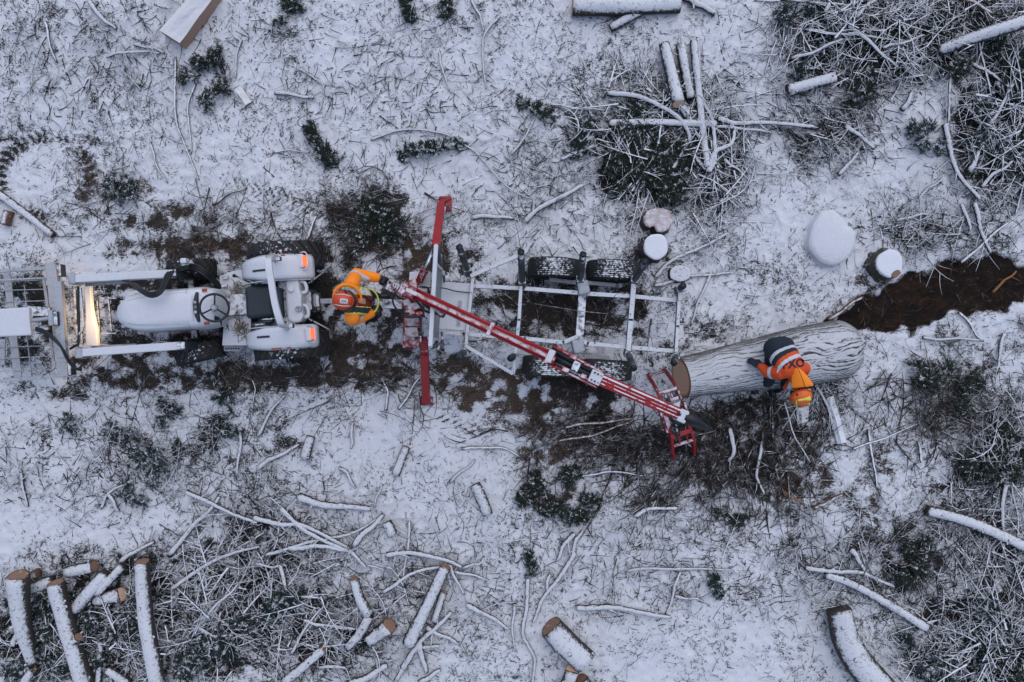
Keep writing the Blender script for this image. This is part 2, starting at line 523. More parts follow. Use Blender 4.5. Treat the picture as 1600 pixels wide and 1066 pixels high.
class MB:
    def __init__(s):
        s.v = []
        s.f = []

    def add(s, vs, fs):
        o = len(s.v)
        s.v += [Vector(v) for v in vs]
        s.f += [tuple(i + o for i in f) for f in fs]

    def box(s, c, x, y, z):
        """centre and three half-extent vectors"""
        c, x, y, z = Vector(c), Vector(x), Vector(y), Vector(z)
        vs = [c + x * i + y * j + z * k for k in (-1, 1) for j in (-1, 1) for i in (-1, 1)]
        s.add(vs, [(0, 2, 3, 1), (4, 5, 7, 6), (0, 1, 5, 4), (2, 6, 7, 3), (0, 4, 6, 2), (1, 3, 7, 5)])
        return s

    def beam(s, a, b, w, h, up=(0, 0, 1)):
        a, b = Vector(a), Vector(b)
        d = (b - a)
        x = d.normalized()
        y = Vector(up).cross(x)
        if y.length < 1e-4:
            y = Vector((0, 1, 0))
        y.normalize()
        z = x.cross(y)
        return s.box((a + b) / 2, d / 2, y * w / 2, z * h / 2)

    def tube(s, pts, r, n=8, cap=True, up=(0, 0, 1)):
        pts = [Vector(p) for p in pts]
        k = len(pts)
        rs = r if isinstance(r, (list, tuple, np.ndarray)) else [r] * k
        vs = []
        for i, p in enumerate(pts):
            d = (pts[min(i + 1, k - 1)] - pts[max(i - 1, 0)]).normalized()
            y = Vector(up).cross(d)
            if y.length < .05:
                y = Vector((0, 1, 0)).cross(d)
            y.normalize()
            z = d.cross(y)
            for j in range(n):
                a = 2 * math.pi * j / n
                vs.append(p + (y * math.cos(a) + z * math.sin(a)) * rs[i])
        fs = []
        for i in range(k - 1):
            for j in range(n):
                fs.append((i * n + j, i * n + (j + 1) % n, (i + 1) * n + (j + 1) % n, (i + 1) * n + j))
        if cap:
            fs.append(tuple(reversed(range(n))))
            fs.append(tuple(range((k - 1) * n, k * n)))
        s.add(vs, fs)
        return s

    def lathe(s, c, axis, prof, n=32):
        """prof: (axial, radial) pairs, closed if first == last"""
        c, ax = Vector(c), Vector(axis).normalized()
        a = ax.orthogonal().normalized()
        b = ax.cross(a)
        closed = prof[0] == prof[-1]
        pr = prof[:-1] if closed else prof
        m = len(pr)
        vs = []
        for j in range(n):
            t = 2 * math.pi * j / n
            e = a * math.cos(t) + b * math.sin(t)
            for (u, r) in pr:
                vs.append(c + ax * u + e * r)
        fs = []
        for j in range(n):
            q = (j + 1) % n
            for i in range(m if closed else m - 1):
                i2 = (i + 1) % m
                fs.append((j * m + i, q * m + i, q * m + i2, j * m + i2))
        s.add(vs, fs)
        return s

    def prism(s, poly, off):
        off = Vector(off)
        n = len(poly)
        p = [Vector(v) for v in poly]
        s.add(p + [v + off for v in p], [tuple(reversed(range(n))), tuple(range(n, 2 * n))] +
              [(i, (i + 1) % n, n + (i + 1) % n, n + i) for i in range(n)])
        return s

    def blob(s, c, rx, ry=None, rz=None, n=12, m=8, R=None):
        ry = ry or rx
        rz = rz or rx
        c = Vector(c)
        vs, fs = [], []
        for i in range(m + 1):
            t = math.pi * i / m
            for j in range(n):
                p = 2 * math.pi * j / n
                v = Vector((rx * math.sin(t) * math.cos(p), ry * math.sin(t) * math.sin(p), rz * math.cos(t)))
                if R:
                    v = R @ v
                vs.append(c + v)
        for i in range(m):
            for j in range(n):
                fs.append((i * n + j, (i + 1) * n + j, (i + 1) * n + (j + 1) % n, i * n + (j + 1) % n))
        s.add(vs, fs)
        return s

    def capsule(s, a, b, r0, r1, n=12):
        a, b = Vector(a), Vector(b)
        d = b - a
        L = d.length
        pts, rs = [], []
        u = d.normalized() if L > 1e-6 else Vector((0, 0, 1))
        for q in (-.99, -.8, -.5, -.2):
            pts.append(a + u * q * r0)
            rs.append(r0 * math.sqrt(1 - q * q))
        for q in (0, .25, .5, .75, 1):
            pts.append(a.lerp(b, q))
            rs.append(r0 + (r1 - r0) * q)
        for q in (.2, .5, .8, .99):
            pts.append(b + u * q * r1)
            rs.append(r1 * math.sqrt(1 - q * q))
        s.tube(pts, rs, n, True)
        return s

    def build(s, name, mat, parent=None, smooth=False, bevel=0.0, label=None, at=None, fix=True):
        o0 = org(parent) if parent else (Vector(at) if at is not None else Vector((0, 0, 0)))
        me = bpy.data.meshes.new(name)
        me.from_pydata([tuple(v - o0) for v in s.v], [], s.f)
        if fix:
            bm = bmesh.new()
            bm.from_mesh(me)
            bmesh.ops.recalc_face_normals(bm, faces=bm.faces)
            bm.to_mesh(me)
            bm.free()
        me.materials.append(M[mat])
        if smooth:
            me.polygons.foreach_set("use_smooth", [True] * len(me.polygons))
        o = bpy.data.objects.new(name, me)
        COL.objects.link(o)
        if parent:
            o.parent = parent
        else:
            o.location = o0
        ORG[o.name] = o0.copy()
        if bevel:
            b = o.modifiers.new("bevel", 'BEVEL')
            b.width = bevel
            b.segments = 2
            b.limit_method = 'ANGLE'
            b.angle_limit = math.radians(40)
        if label:
            o["label"] = label
        return o


def np_mesh(name, verts, faces, mat, parent=None, tint=None, smooth=False):
    """verts (n,3), faces (m,k) arrays"""
    me = bpy.data.meshes.new(name)
    k = faces.shape[1]
    me.vertices.add(len(verts))
    me.vertices.foreach_set("co", verts.astype(np.float32).ravel())
    me.loops.add(faces.size)
    me.loops.foreach_set("vertex_index", faces.astype(np.int32).ravel())
    me.polygons.add(len(faces))
    me.polygons.foreach_set("loop_start", (np.arange(len(faces)) * k).astype(np.int32))
    me.polygons.foreach_set("loop_total", np.full(len(faces), k, np.int32))
    if smooth:
        me.polygons.foreach_set("use_smooth", np.ones(len(faces), bool))
    if tint is not None:
        at = me.attributes.new("tint", 'FLOAT_COLOR', 'POINT')
        c = np.ones((len(verts), 4), np.float32)
        c[:, :3] = tint
        at.data.foreach_set("color", c.ravel())
    me.update()
    me.validate()
    me.materials.append(M[mat])
    o = bpy.data.objects.new(name, me)
    COL.objects.link(o)
    if parent:
        o.parent = parent
    return o


# ---------------------------------------------------------------- the ground, one sheet
def axis(lo, hi, st, far):
    a = list(np.arange(lo, hi + 1e-6, st))
    s, x = st, hi
    up = []
    while x < far:
        s *= 1.25
        x += s
        up.append(x)
    s, x = st, lo
    dn = []
    while x > -far:
        s *= 1.25
        x -= s
        dn.append(x)
    return np.array(dn[::-1] + a + up)


gx = axis(-8.7, 8.7, .03, 90)
gy = axis(-6.0, 6.0, .03, 90)
XX, YY = np.meshgrid(gx, gy)
BA, SO, BR = bare_shade_amt(XX, YY), soil_amt(XX, YY), field(BROWN, XX, YY)
ZZ = gh(XX, YY)
inner = (np.abs(XX) < 9) & (np.abs(YY) < 6.3)
ZZ = ZZ + np.where(inner, (vn(XX * 13, YY * 13, 4) - .5) * .030 + (vn(XX * 27, YY * 27, 6) - .5) * .022 * (.6 + BA), 0)
ZZ = ZZ - .025 * BA - .05 * SO
V = np.stack([XX, YY, ZZ], -1).reshape(-1, 3)
nx, ny = len(gx), len(gy)
ii = np.arange(nx * ny).reshape(ny, nx)
F = np.stack([ii[:-1, :-1], ii[:-1, 1:], ii[1:, 1:], ii[1:, :-1]], -1).reshape(-1, 4)
ground = np_mesh("ground", V, F, 'ground', smooth=True)
for nm, arr in (("bare", BA), ("soil", SO), ("brown", BR)):
    ground.data.attributes.new(nm, 'FLOAT', 'POINT').data.foreach_set("value", arr.astype(np.float32).ravel())
tag(ground, "snow covered clearing with dark litter and painted shade showing through", "ground", kind="structure")


# ---------------------------------------------------------------- loose litter and brushwood (uncountable)
def sample(n, dens, lim=(8.6, 5.9)):
    out = np.zeros((0, 2))
    while len(out) < n:
        c = np.stack([rng.uniform(-lim[0], lim[0], n * 2), rng.uniform(-lim[1], lim[1], n * 2)], -1)
        p = dens(c[:, 0], c[:, 1])
        out = np.concatenate([out, c[rng.random(len(c)) < p]])
    return out[:n]


def ribbons(start, ang, length, rad, curv, zs, slope, K=5, S=4, taper=.35):
    """curved tapering rods, all at once: returns verts, faces, axis points (N,K,3)"""
    N = len(start)
    tt = np.linspace(0, 1, K)
    a = ang[:, None] + curv[:, None] * (tt[None] - .3)
    st = (length / (K - 1))[:, None]
    dx = np.cumsum(np.concatenate([np.zeros((N, 1)), np.cos(a[:, 1:]) * st], 1), 1)
    dy = np.cumsum(np.concatenate([np.zeros((N, 1)), np.sin(a[:, 1:]) * st], 1), 1)
    P = np.zeros((N, K, 3))
    P[..., 0] = start[:, :1] + dx
    P[..., 1] = start[:, 1:2] + dy
    P[..., 2] = zs[:, None] + slope[:, None] * tt[None] * length[:, None]
    P[..., 2] = np.maximum(P[..., 2], gh(P[..., 0], P[..., 1]) - .005)
    side = np.stack([-np.sin(a), np.cos(a), np.zeros_like(a)], -1)
    upv = np.zeros_like(side)
    upv[..., 2] = 1
    r = rad[:, None] * (1 - (1 - taper) * tt[None])
    V = np.zeros((N, K, S, 3))
    for j in range(S):
        q = 2 * math.pi * (j + .5) / S
        V[:, :, j] = P + (side * math.cos(q) + upv * math.sin(q)) * r[..., None]
    base = np.arange(N)[:, None, None] * K * S
    i = np.arange(K - 1)[None, :, None] * S
    j = np.arange(S)[None, None, :]
    j2 = (j + 1) % S
    F = np.stack([base + i + j, base + i + j2, base + i + S + j2, base + i + S + j], -1).reshape(-1, 4)
    return V.reshape(-1, 3), F, P, a


def tints(n, kind):
    b = rng.random((n, 1))
    pal = {'dark': ((.012, .013, .015), (.05, .043, .037)), 'brown': ((.05, .03, .018), (.19, .12, .075)), 'green': ((.012, .024, .018), (.03, .048, .032))}[kind]
    return np.array(pal[0]) * (1 - b) + np.array(pal[1]) * b


def merge(parts):
    vs, fs, cs, o = [], [], [], 0
    for v, f, c in parts:
        vs.append(v)
        fs.append(f + o)
        cs.append(c)
        o += len(v)
    return np.concatenate(vs), np.concatenate(fs), np.concatenate(cs)


def dens_l(x, y):
    return np.clip(.20 + .60 * bare_shade_amt(x, y) - 1.0 * soil_amt(x, y), .02, 1) * np.clip(4.2 * fbm(x * 1.7, y * 1.7, 31) - 1.5, .14, 1.7)


parts = []
# flakes of leaf and bark, each a bent four sided sliver standing a little out of the snow
N = 40000
c = sample(N, dens_l)
a = rng.uniform(0, 2 * math.pi, N)
ba = bare_shade_amt(c[:, 0], c[:, 1])
L = rng.gamma(1.3, .018, N) + .012
wd_ = rng.uniform(.0035, .010, N)
z = gh(c[:, 0], c[:, 1]) + rng.uniform(-.004, .022, N)
v, f, P, aa = ribbons(c, a, L, wd_, rng.normal(0, .35, N), z, rng.normal(.05, .25, N), 3, 3, .3)
br = field(BROWN, c[:, 0], c[:, 1])
tn = np.where((rng.random(N) < br * .75)[:, None], tints(N, 'brown'), tints(N, 'dark'))
parts.append((v, f, np.repeat(tn, 9, 0)))
# thin stalks and dry grass
N = 12000
c = sample(N, lambda x, y: dens_l(x, y) * (.25 + field(BROWN, x, y) + .4 * bare_shade_amt(x, y)))
a = rng.normal(.9, 1.1, N)
L = rng.gamma(2.5, .045, N) + .04
z = gh(c[:, 0], c[:, 1]) + rng.uniform(0, .03, N)
v, f, P, aa = ribbons(c, a, L, rng.uniform(.003, .006, N), rng.normal(0, .5, N), z, rng.normal(.12, .25, N), 4, 3, .3)
br = field(BROWN, c[:, 0], c[:, 1])
tn = np.where((rng.random(N) < br)[:, None], tints(N, 'brown'), tints(N, 'dark'))
parts.append((v, f, np.repeat(tn, 12, 0)))
v, f, cc = merge(parts)
o = np_mesh("litter", v, f, 'litter', tint=cc)
tag(o, "dark leaf, bark and grass scraps scattered over the snow", "litter", kind="stuff")

# sawdust specks and splinters in the drag scar
c = sample(420, lambda x, y: soil_amt(x, y))
v, f, P, aa = ribbons(c, rng.normal(.25, .5, 420), rng.gamma(2, .05, 420) + .03, rng.uniform(.002, .006, 420), rng.normal(0, .6, 420),
                      gh(c[:, 0], c[:, 1]) - .03 + rng.uniform(0, .02, 420), rng.normal(.05, .1, 420), 4, 3)
bb = rng.random((420, 1))
cc = np.array((.014, .010, .008)) * (1 - bb) + np.array((.20, .10, .045)) * bb ** 3
o = np_mesh("splinters", v, f, 'splinter', tint=np.repeat(cc, 12, 0))
tag(o, "brown bark splinters strewn over the bare dragged soil", "splinters", kind="stuff")


HEAPS = []


def hh(x, y):
    """height of the brushwood at a place"""
    m = 0.0
    for (cx, cy, a, b, th, h) in HEAPS:
        dx, dy = x - cx, y - cy
        u = (dx * math.cos(th) + dy * math.sin(th)) / a
        w = (-dx * math.sin(th) + dy * math.cos(th)) / b
        m = max(m, h * math.exp(-1.2 * (u * u + w * w)))
    return m


def heap(label, px, py, a, b, turn, n, hgt, rr=(.005, .013), ll=(.25, .9), pref=None, spread=1.6, mat='twig', name="brushwood"):
    """a tangle of twigs with side shoots inside an ellipse, piled to hgt"""
    cx, cy = (px - 800) / 100, (533 - py) / 100
    a /= 100.
    b /= 100.
    th = -math.radians(turn)
    HEAPS.append((cx, cy, a, b, th, hgt))
    if mat == 'twig':
        n = int(n * .34)
        rr = (rr[0] * 1.0, rr[1] * 1.35)
    else:
        n = int(n * .30)
        rr = (rr[0] * 1.2, rr[1] * 1.9)
    u = rng.normal(0, .5, n)
    w = rng.normal(0, .5, n)
    x = cx + u * a * math.cos(th) - w * b * math.sin(th)
    y = cy + u * a * math.sin(th) + w * b * math.cos(th)
    env = np.exp(-1.2 * (u * u + w * w))
    z = gh(x, y) + rng.random(n) ** 1.5 * hgt * env + .01
    ang = rng.uniform(0, 2 * math.pi, n) if pref is None else math.radians(pref) + rng.normal(0, spread, n) + rng.integers(0, 2, n) * math.pi
    L = rng.uniform(ll[0], ll[1], n) ** 1.0
    r = (rr[0] + (rr[1] - rr[0]) * rng.random(n) ** 2) * (.6 + L)
    c = np.stack([x, y], -1)
    v1, f1, P, aa = ribbons(c, ang, L, r, rng.normal(0, .45, n) * rng.choice([.4, 1, 2], n), z, rng.normal(-.02, .18, n), 7, 5, .22)
    parts = [(v1, f1, np.zeros((len(v1), 3)))]
    for kk in (1, 2, 3, 4):
        N2 = n
        s = P[:, kk]
        v2, f2, P2, a2 = ribbons(s[:, :2], aa[:, kk] + rng.choice([-1, 1], N2) * rng.uniform(.5, 1.1, N2), L * rng.uniform(.2, .5, N2), r * .55,
                                 rng.normal(0, .35, N2), s[:, 2], rng.normal(0, .25, N2), 4, 4, .3)
        parts.append((v2, f2, np.zeros((len(v2), 3))))
    v, f, _ = merge(parts)
    o = np_mesh(name, v, f, mat, smooth=True)
    if mat == 'twig':
        k = int(n * 4)
        x = cx + (u2 := rng.normal(0, .5, k)) * a * math.cos(th) - (w2 := rng.normal(0, .5, k)) * b * math.sin(th)
        y = cy + u2 * a * math.sin(th) + w2 * b * math.cos(th)
        z = gh(x, y) + rng.random(k) * hgt * .5 * np.exp(-1.2 * (u2 * u2 + w2 * w2)) + .005
        ang = rng.uniform(0, 2 * math.pi, k) if pref is None else math.radians(pref) + rng.normal(0, spread, k)
        v, f, P, aa = ribbons(np.stack([x, y], -1), ang, rng.uniform(.08, .35, k), rng.uniform(.004, .009, k), rng.normal(0, .5, k), z, rng.normal(0, .25, k), 5, 4, .3)
        o2 = np_mesh("brushwood", v, f, 'twig_under', smooth=True)
        tag(o2, "dark thin twigs under the " + label, "brushwood", kind="stuff")
    return tag(o, label, "brushwood", kind="stuff")


heap("tangled snowy brushwood spread between the logs at bottom left", 120, 990, 170, 90, 0, 420, .25, pref=60)
heap("wide tangle of frosted twigs right of the bottom left logs", 330, 960, 170, 110, -20, 900, .22, pref=35, spread=1.0)
heap("frosted twigs around the forked log at the bottom", 510, 960, 150, 110, 0, 480, .18, rr=(.004, .010), pref=20)
heap("thin brushwood on the slope above the bottom left heap", 430, 800, 120, 70, 30, 240, .12, rr=(.004, .009))
heap("twigs lying round the long cut log at bottom centre", 670, 900, 110, 90, 0, 190, .12, rr=(.004, .010))
heap("high dark heap of snowy brushwood in the top right corner", 1350, 60, 150, 85, 0, 1000, .45, pref=15, spread=.9)
heap("brushwood heap behind the snowy trunk at the upper right edge", 1520, 40, 110, 50, 0, 330, .35, pref=20)
heap("snowy twig tangle down the upper right edge", 1565, 210, 80, 130, 0, 620, .30, pref=80)
heap("brushwood piled over the short logs above the twin stumps", 1040, 170, 110, 60, 0, 420, .28, pref=30)
heap("dead twigs filling the hollow right of the twin stumps", 1120, 260, 60, 100, 0, 380, .25, pref=80)
heap("dark brushwood left of the twin stumps", 985, 250, 90, 90, 0, 260, .25)
heap("loose twigs between the top right heap and the heart shaped stump", 1290, 200, 100, 70, 20, 300, .15, rr=(.003, .008), pref=-35, spread=.7)
heap("brushwood under the trailer frame", 880, 480, 130, 60, 0, 260, .10, rr=(.003, .007), mat='twig_dark')
heap("dark twigs strewn below the crane grapple", 1070, 730, 120, 60, 0, 620, .12, rr=(.003, .012), mat='twig_dark', pref=65, spread=.8)
heap("dark twig thicket in front of the bending worker", 1190, 690, 110, 90, 0, 680, .14, rr=(.003, .012), mat='twig_dark', pref=80, spread=.7)
heap("frosted roots and shoots beside the bending worker", 1290, 610, 50, 40, 0, 140, .12, rr=(.004, .008))
heap("scrubby twigs on the right beyond the end of the big log", 1460, 640, 120, 90, 0, 620, .12, rr=(.003, .007), mat='twig_dark', pref=70)
heap("dark twig mat at the right edge level with the grapple", 1560, 700, 60, 110, 0, 380, .2, rr=(.003, .009), pref=100)
heap("thicket of frosted twigs in the bottom right corner", 1540, 1000, 130, 100, 0, 800, .28, pref=60)
heap("frosted twig tangle round the sloping log at lower right", 1530, 830, 100, 80, 0, 400, .16, rr=(.003, .008), pref=45)
heap("dark curled twigs between the two lower right logs", 1420, 880, 65, 60, 0, 260, .12, rr=(.003, .007), mat='twig_dark')
heap("twigs strewn across the lower right snow", 1300, 880, 130, 90, 0, 260, .08, rr=(.003, .007), pref=30)
heap("thin brushwood on the lower centre snow", 1000, 880, 220, 90, 0, 260, .06, rr=(.003, .007), pref=10)
heap("dark twigs left of the crane pillar", 590, 350, 70, 60, 0, 240, .15, rr=(.003, .008), mat='twig_dark', pref=120)
heap("twigs trodden into the tractor track", 330, 590, 240, 35, 0, 260, .05, rr=(.003, .006), mat='twig_dark')
heap("twigs trodden into the upper wheel track", 300, 350, 220, 50, 0, 260, .05, rr=(.003, .006), mat='twig_dark')
heap("twigs beside the lower crane leg", 620, 600, 120, 50, 0, 240, .08, rr=(.003, .007), mat='twig_dark', pref=60)
heap("brown twigs lying under the crane arm", 920, 680, 130, 50, 0, 480, .08, rr=(.003, .008), mat='twig_dark', pref=25, spread=.6)
heap("sparse twigs over the upper left snow", 170, 90, 190, 110, 0, 220, .05, rr=(.003, .007), pref=-70, spread=.8)
heap("sparse twigs over the upper centre snow", 620, 150, 260, 150, 0, 260, .04, rr=(.003, .006), pref=-60)
heap("sparse twigs over the left snow below the tractor", 200, 720, 240, 80, 0, 300, .04, rr=(.003, .006))
heap("sparse twigs over the snow left of the twin stumps", 840, 280, 110, 140, 0, 200, .05, rr=(.003, .006), pref=40)
heap("twigs round the cut stump above the dragged soil", 1440, 362, 110, 36, 0, 230, .10, rr=(.003, .008), pref=35)


# ---------------------------------------------------------------- spruce boughs
def needles(name, P0, ang, L, mat, parent, per=14, nl=(.028, .058), nw=.011):
    """needle sprays along many short sprigs; P0 (N,3)"""
    N = len(P0)
    tt = np.tile(np.linspace(.05, 1, per)[None], (N, 1))
    sgn = np.tile(np.where(np.arange(per) % 2, 1, -1)[None], (N, 1))
    a = ang[:, None] + .25 * tt
    base = np.zeros((N, per, 3))
    base[..., 0] = P0[:, :1] + np.cos(a) * tt * L[:, None]
    base[..., 1] = P0[:, 1:2] + np.sin(a) * tt * L[:, None]
    base[..., 2] = P0[:, 2:] + rng.normal(0, .006, (N, per))
    na = a + sgn * rng.uniform(.5, 1.0, (N, per))
    ln = rng.uniform(nl[0], nl[1], (N, per))
    d = np.stack([np.cos(na), np.sin(na), rng.normal(.12, .3, (N, per))], -1) * ln[..., None]
    s = np.stack([-np.sin(na), np.cos(na), rng.normal(0, .7, (N, per))], -1) * nw * .5
    V = np.stack([base - s, base + s, base + d + s * .3, base + d - s * .3], 2).reshape(-1, 3)
    F = np.arange(len(V)).reshape(-1, 4)
    o = np_mesh(name, V - np.array(org(parent)), F, mat, parent)
    o["kind"] = "stuff"
    return o


def bough(px, py, length, ang, label, width=.32, dens=90, mat='needle', stem='bark_dark', lift=.06, group=None, fan=0):
    """a spruce branch lying flat: stem, sprigs and their needles; fan > 0 spreads it to a bush"""
    c = G(px, py, .02)
    root = thing("spruce_bough", label, "spruce branch", c, group)
    th = math.radians(ang)
    n = dens
    if fan:
        stems = [th + k * 2 * math.pi / fan + random.uniform(-.4, .4) for k in range(fan)]
    else:
        stems = [th]
    st = MB()
    P, A, LL = [], [], []
    for q, s in enumerate(stems):
        d = Vector((math.cos(s), math.sin(s), 0))
        o0 = c + Vector((random.uniform(-.3, .3), random.uniform(-.3, .3), 0)) * length if fan else c - d * length / 2
        le = length * (.5 if fan else 1) * (random.uniform(.6, 1.1) if fan else 1)
        pts = []
        for i in range(6):
            p = o0 + d * le * i / 5 + Vector((random.uniform(-.02, .02), random.uniform(-.02, .02), 0))
            p.z = gz(p.x, p.y) + .02 + lift * math.sin(math.pi * (i / 5))
            pts.append(p)
        st.tube(pts, [.012 - .0017 * i for i in range(6)], 6)
        for k in range(n // len(stems)):
            tpos = random.random()
            p = pts[0].lerp(pts[-1], tpos)
            i = min(int(tpos * 5), 4)
            p = pts[i].lerp(pts[i + 1], tpos * 5 - i)
            sg = random.choice((-1, 1))
            a0 = s + sg * random.uniform(.3, 1.2)
            w = width * (1.05 - tpos * .75) * random.uniform(.4, 1)
            m = max(1, int(w / .09))
            for r in range(m):
                pp = p + Vector((math.cos(a0), math.sin(a0), 0)) * w * r / m
                pp.z += random.uniform(-.01, .05)
                P.append(pp)
                A.append(a0 + random.gauss(0, .3))
                LL.append(.12)
    so_ = st.build("stem", stem, root, True)
    if fan:
        so_["kind"] = "stuff"
    needles("needles", np.array([tuple(p) for p in P]), np.array(A), np.array(LL), mat, root)
    return root


B = [
    (595, 345, .95, 100, "big dark green spruce bough lying left of the crane pillar", .42, 150, 'needle', 5),
    (560, 385, .5, 60, "small spruce tuft above the worker at the crane", .2, 40, 'needle', 4),
    (505, 232, .75, 125, "spruce bough with a bare brown butt on the upper centre snow", .22, 90, 'needle', 0),
    (335, 100, .5, 100, "spruce bough just below the split slab at upper left", .2, 70, 'needle', 3),
    (328, 125, .55, 90, "dark spruce tuft beside the tall dead stems at upper left", .2, 70, 'needle', 4),
    (455, 27, .5, 150, "small green spruce tuft near the top edge left of centre", .16, 46, 'needle', 3),
    (640, 18, .45, 100, "spruce sprig at the top edge above the upper centre snow", .14, 40, 'needle', 0),
    (698, 18, .35, 80, "short spruce sprig near the top edge beside the long thin branches", .12, 30, 'needle', 0),
    (668, 236, 1.0, 12, "frosted spruce bough under the long arched stick", .2, 100, 'needle_frost', 0),
    (835, 172, .6, -20, "thin green spruce sprig left of the snowy brush above the stumps", .1, 40, 'needle', 0),
    (975, 235, 1.0, 10, "big dark spruce bough behind the twin stumps", .45, 190, 'needle', 6),
    (1040, 255, .9, 70, "dark spruce bough between the twin stumps and the forked root", .38, 150, 'needle', 5),
    (1000, 222, .9, 20, "dark spruce bough spread over the upper rim of the stump hollow", .4, 150, 'needle', 5),
    (960, 262, .7, 80, "dark spruce bough down the left side of the stump hollow", .3, 110, 'needle', 4),
    (1025, 275, .7, 100, "dark spruce bough right above the notched stump", .34, 130, 'needle', 5),
    (1035, 295, .55, 90, "spruce tuft overhanging the notched stump", .26, 90, 'needle', 5),
    (910, 220, .7, 60, "frosted spruce bough at the left rim of the stump hollow", .25, 80, 'needle_frost', 0),
    (1440, 215, .5, 30, "frosted green spruce clump beside the curved pole at upper right", .22, 80, 'needle_frost', 5),
    (1350, 85, 1.1, 20, "dark spruce bough buried in the top right brush heap", .45, 180, 'needle', 5),
    (1265, 65, .9, 60, "frosted spruce bough on the left flank of the top right heap", .35, 120, 'needle_frost', 4),
    (1450, 60, 1.0, 20, "dark spruce bough against the upper side of the snowy trunk", .4, 150, 'needle', 4),
    (1565, 90, .8, 80, "dark spruce bough below the snowy trunk at the right edge", .4, 140, 'needle', 5),
    (1550, 210, 1.0, 70, "frosted spruce bough in the right edge tangle", .4, 150, 'needle_frost', 5),
    (1585, 270, .7, 90, "dark spruce bough at the right edge above the thin poles", .35, 120, 'needle', 4),
    (830, 782, .75, 15, "left one of two dark spruce boughs on the lower centre snow", .24, 110, 'needle', 4),
    (895, 768, .75, 30, "right one of two dark spruce boughs on the lower centre snow", .26, 120, 'needle', 5),
    (1560, 710, 1.0, 80, "dark green spruce bough at the right edge level with the grapple", .42, 170, 'needle', 6),
    (1450, 580, .6, 60, "spruce tuft below the dragged soil scar", .24, 70, 'needle', 4),
    (1510, 615, .6, 20, "spruce tuft on the right between soil scar and edge heap", .24, 70, 'needle', 4),
    (1140, 810, .5, 70, "green spruce sprig below the thicket of dark twigs", .16, 40, 'needle', 3),
    (1425, 880, .6, 50, "spruce tuft between the two lower right logs", .26, 70, 'needle', 4),
    (1540, 985, 1.1, 70, "frosted spruce bough in the bottom right corner thicket", .45, 180, 'needle_frost', 5),
    (1590, 1030, .8, 90, "dark spruce bough in the very bottom right corner", .4, 140, 'needle', 5),
    (1440, 1030, .8, 30, "frosted spruce bough right of the fat bottom log", .3, 110, 'needle_frost', 4),
    (265, 645, .3, 10, "small round spruce seedling on the snow below the tractor", .11, 30, 'needle_frost', 5),
    (345, 610, .45, 20, "frosted spruce tuft by the tractor's lower rear tyre", .16, 40, 'needle_frost', 4),
    (350, 672, .5, -20, "arched frosted spruce sprig on the snow below the tractor", .12, 34, 'needle_frost', 0),
    (225, 718, .55, 60, "frosted spruce seedling in the middle of the left snow", .2, 70, 'needle_frost', 5),
    (190, 677, .3, 0, "tiny frosted seedling on the left snow", .13, 34, 'needle_frost', 5),
    (205, 780, .35, 100, "small frosted seedling above the bottom left log pile", .13, 30, 'needle_frost', 4),
    (100, 950, .9, 60, "frosted spruce bough among the logs at bottom left", .32, 120, 'needle_frost', 5),
    (170, 990, 1.0, 40, "frosted spruce bough right of the knotted log at bottom left", .36, 150, 'needle_frost', 5),
    (60, 1040, .8, 0, "frosted spruce bough in the very bottom left corner", .35, 110, 'needle_frost', 5),
    (330, 1010, 1.0, 30, "frosted spruce bough right of the tall cut pole", .4, 150, 'needle_frost', 5),
    (225, 935, .6, 20, "frosted spruce sprig hanging over the tall cut pole", .2, 60, 'needle_frost', 0),
    (420, 950, .9, 50, "frosted spruce bough in the middle of the lower left tangle", .35, 120, 'needle_frost', 4),
    (830, 880, .4, 90, "small green sprig beside the thin lower centre poles", .12, 26, 'needle', 0),
    (1120, 915, .4, 120, "tiny frosted sprig on the lower centre right snow", .12, 30, 'needle_frost', 0),
    (190, 295, .6, 10, "flattened frosted spruce tuft beside the round tyre track", .2, 60, 'needle_frost', 5),
    (110, 655, .3, 20, "small frosted sprig on the snow below the loader", .1, 22, 'needle_frost', 3),
]
for (px, py, le, an, lab, w, d, mt, fan) in B:
    bough(px, py, le, an, lab, w, int(d * 1.3), mt, fan=fan, lift=.05 if w < .2 else .14)


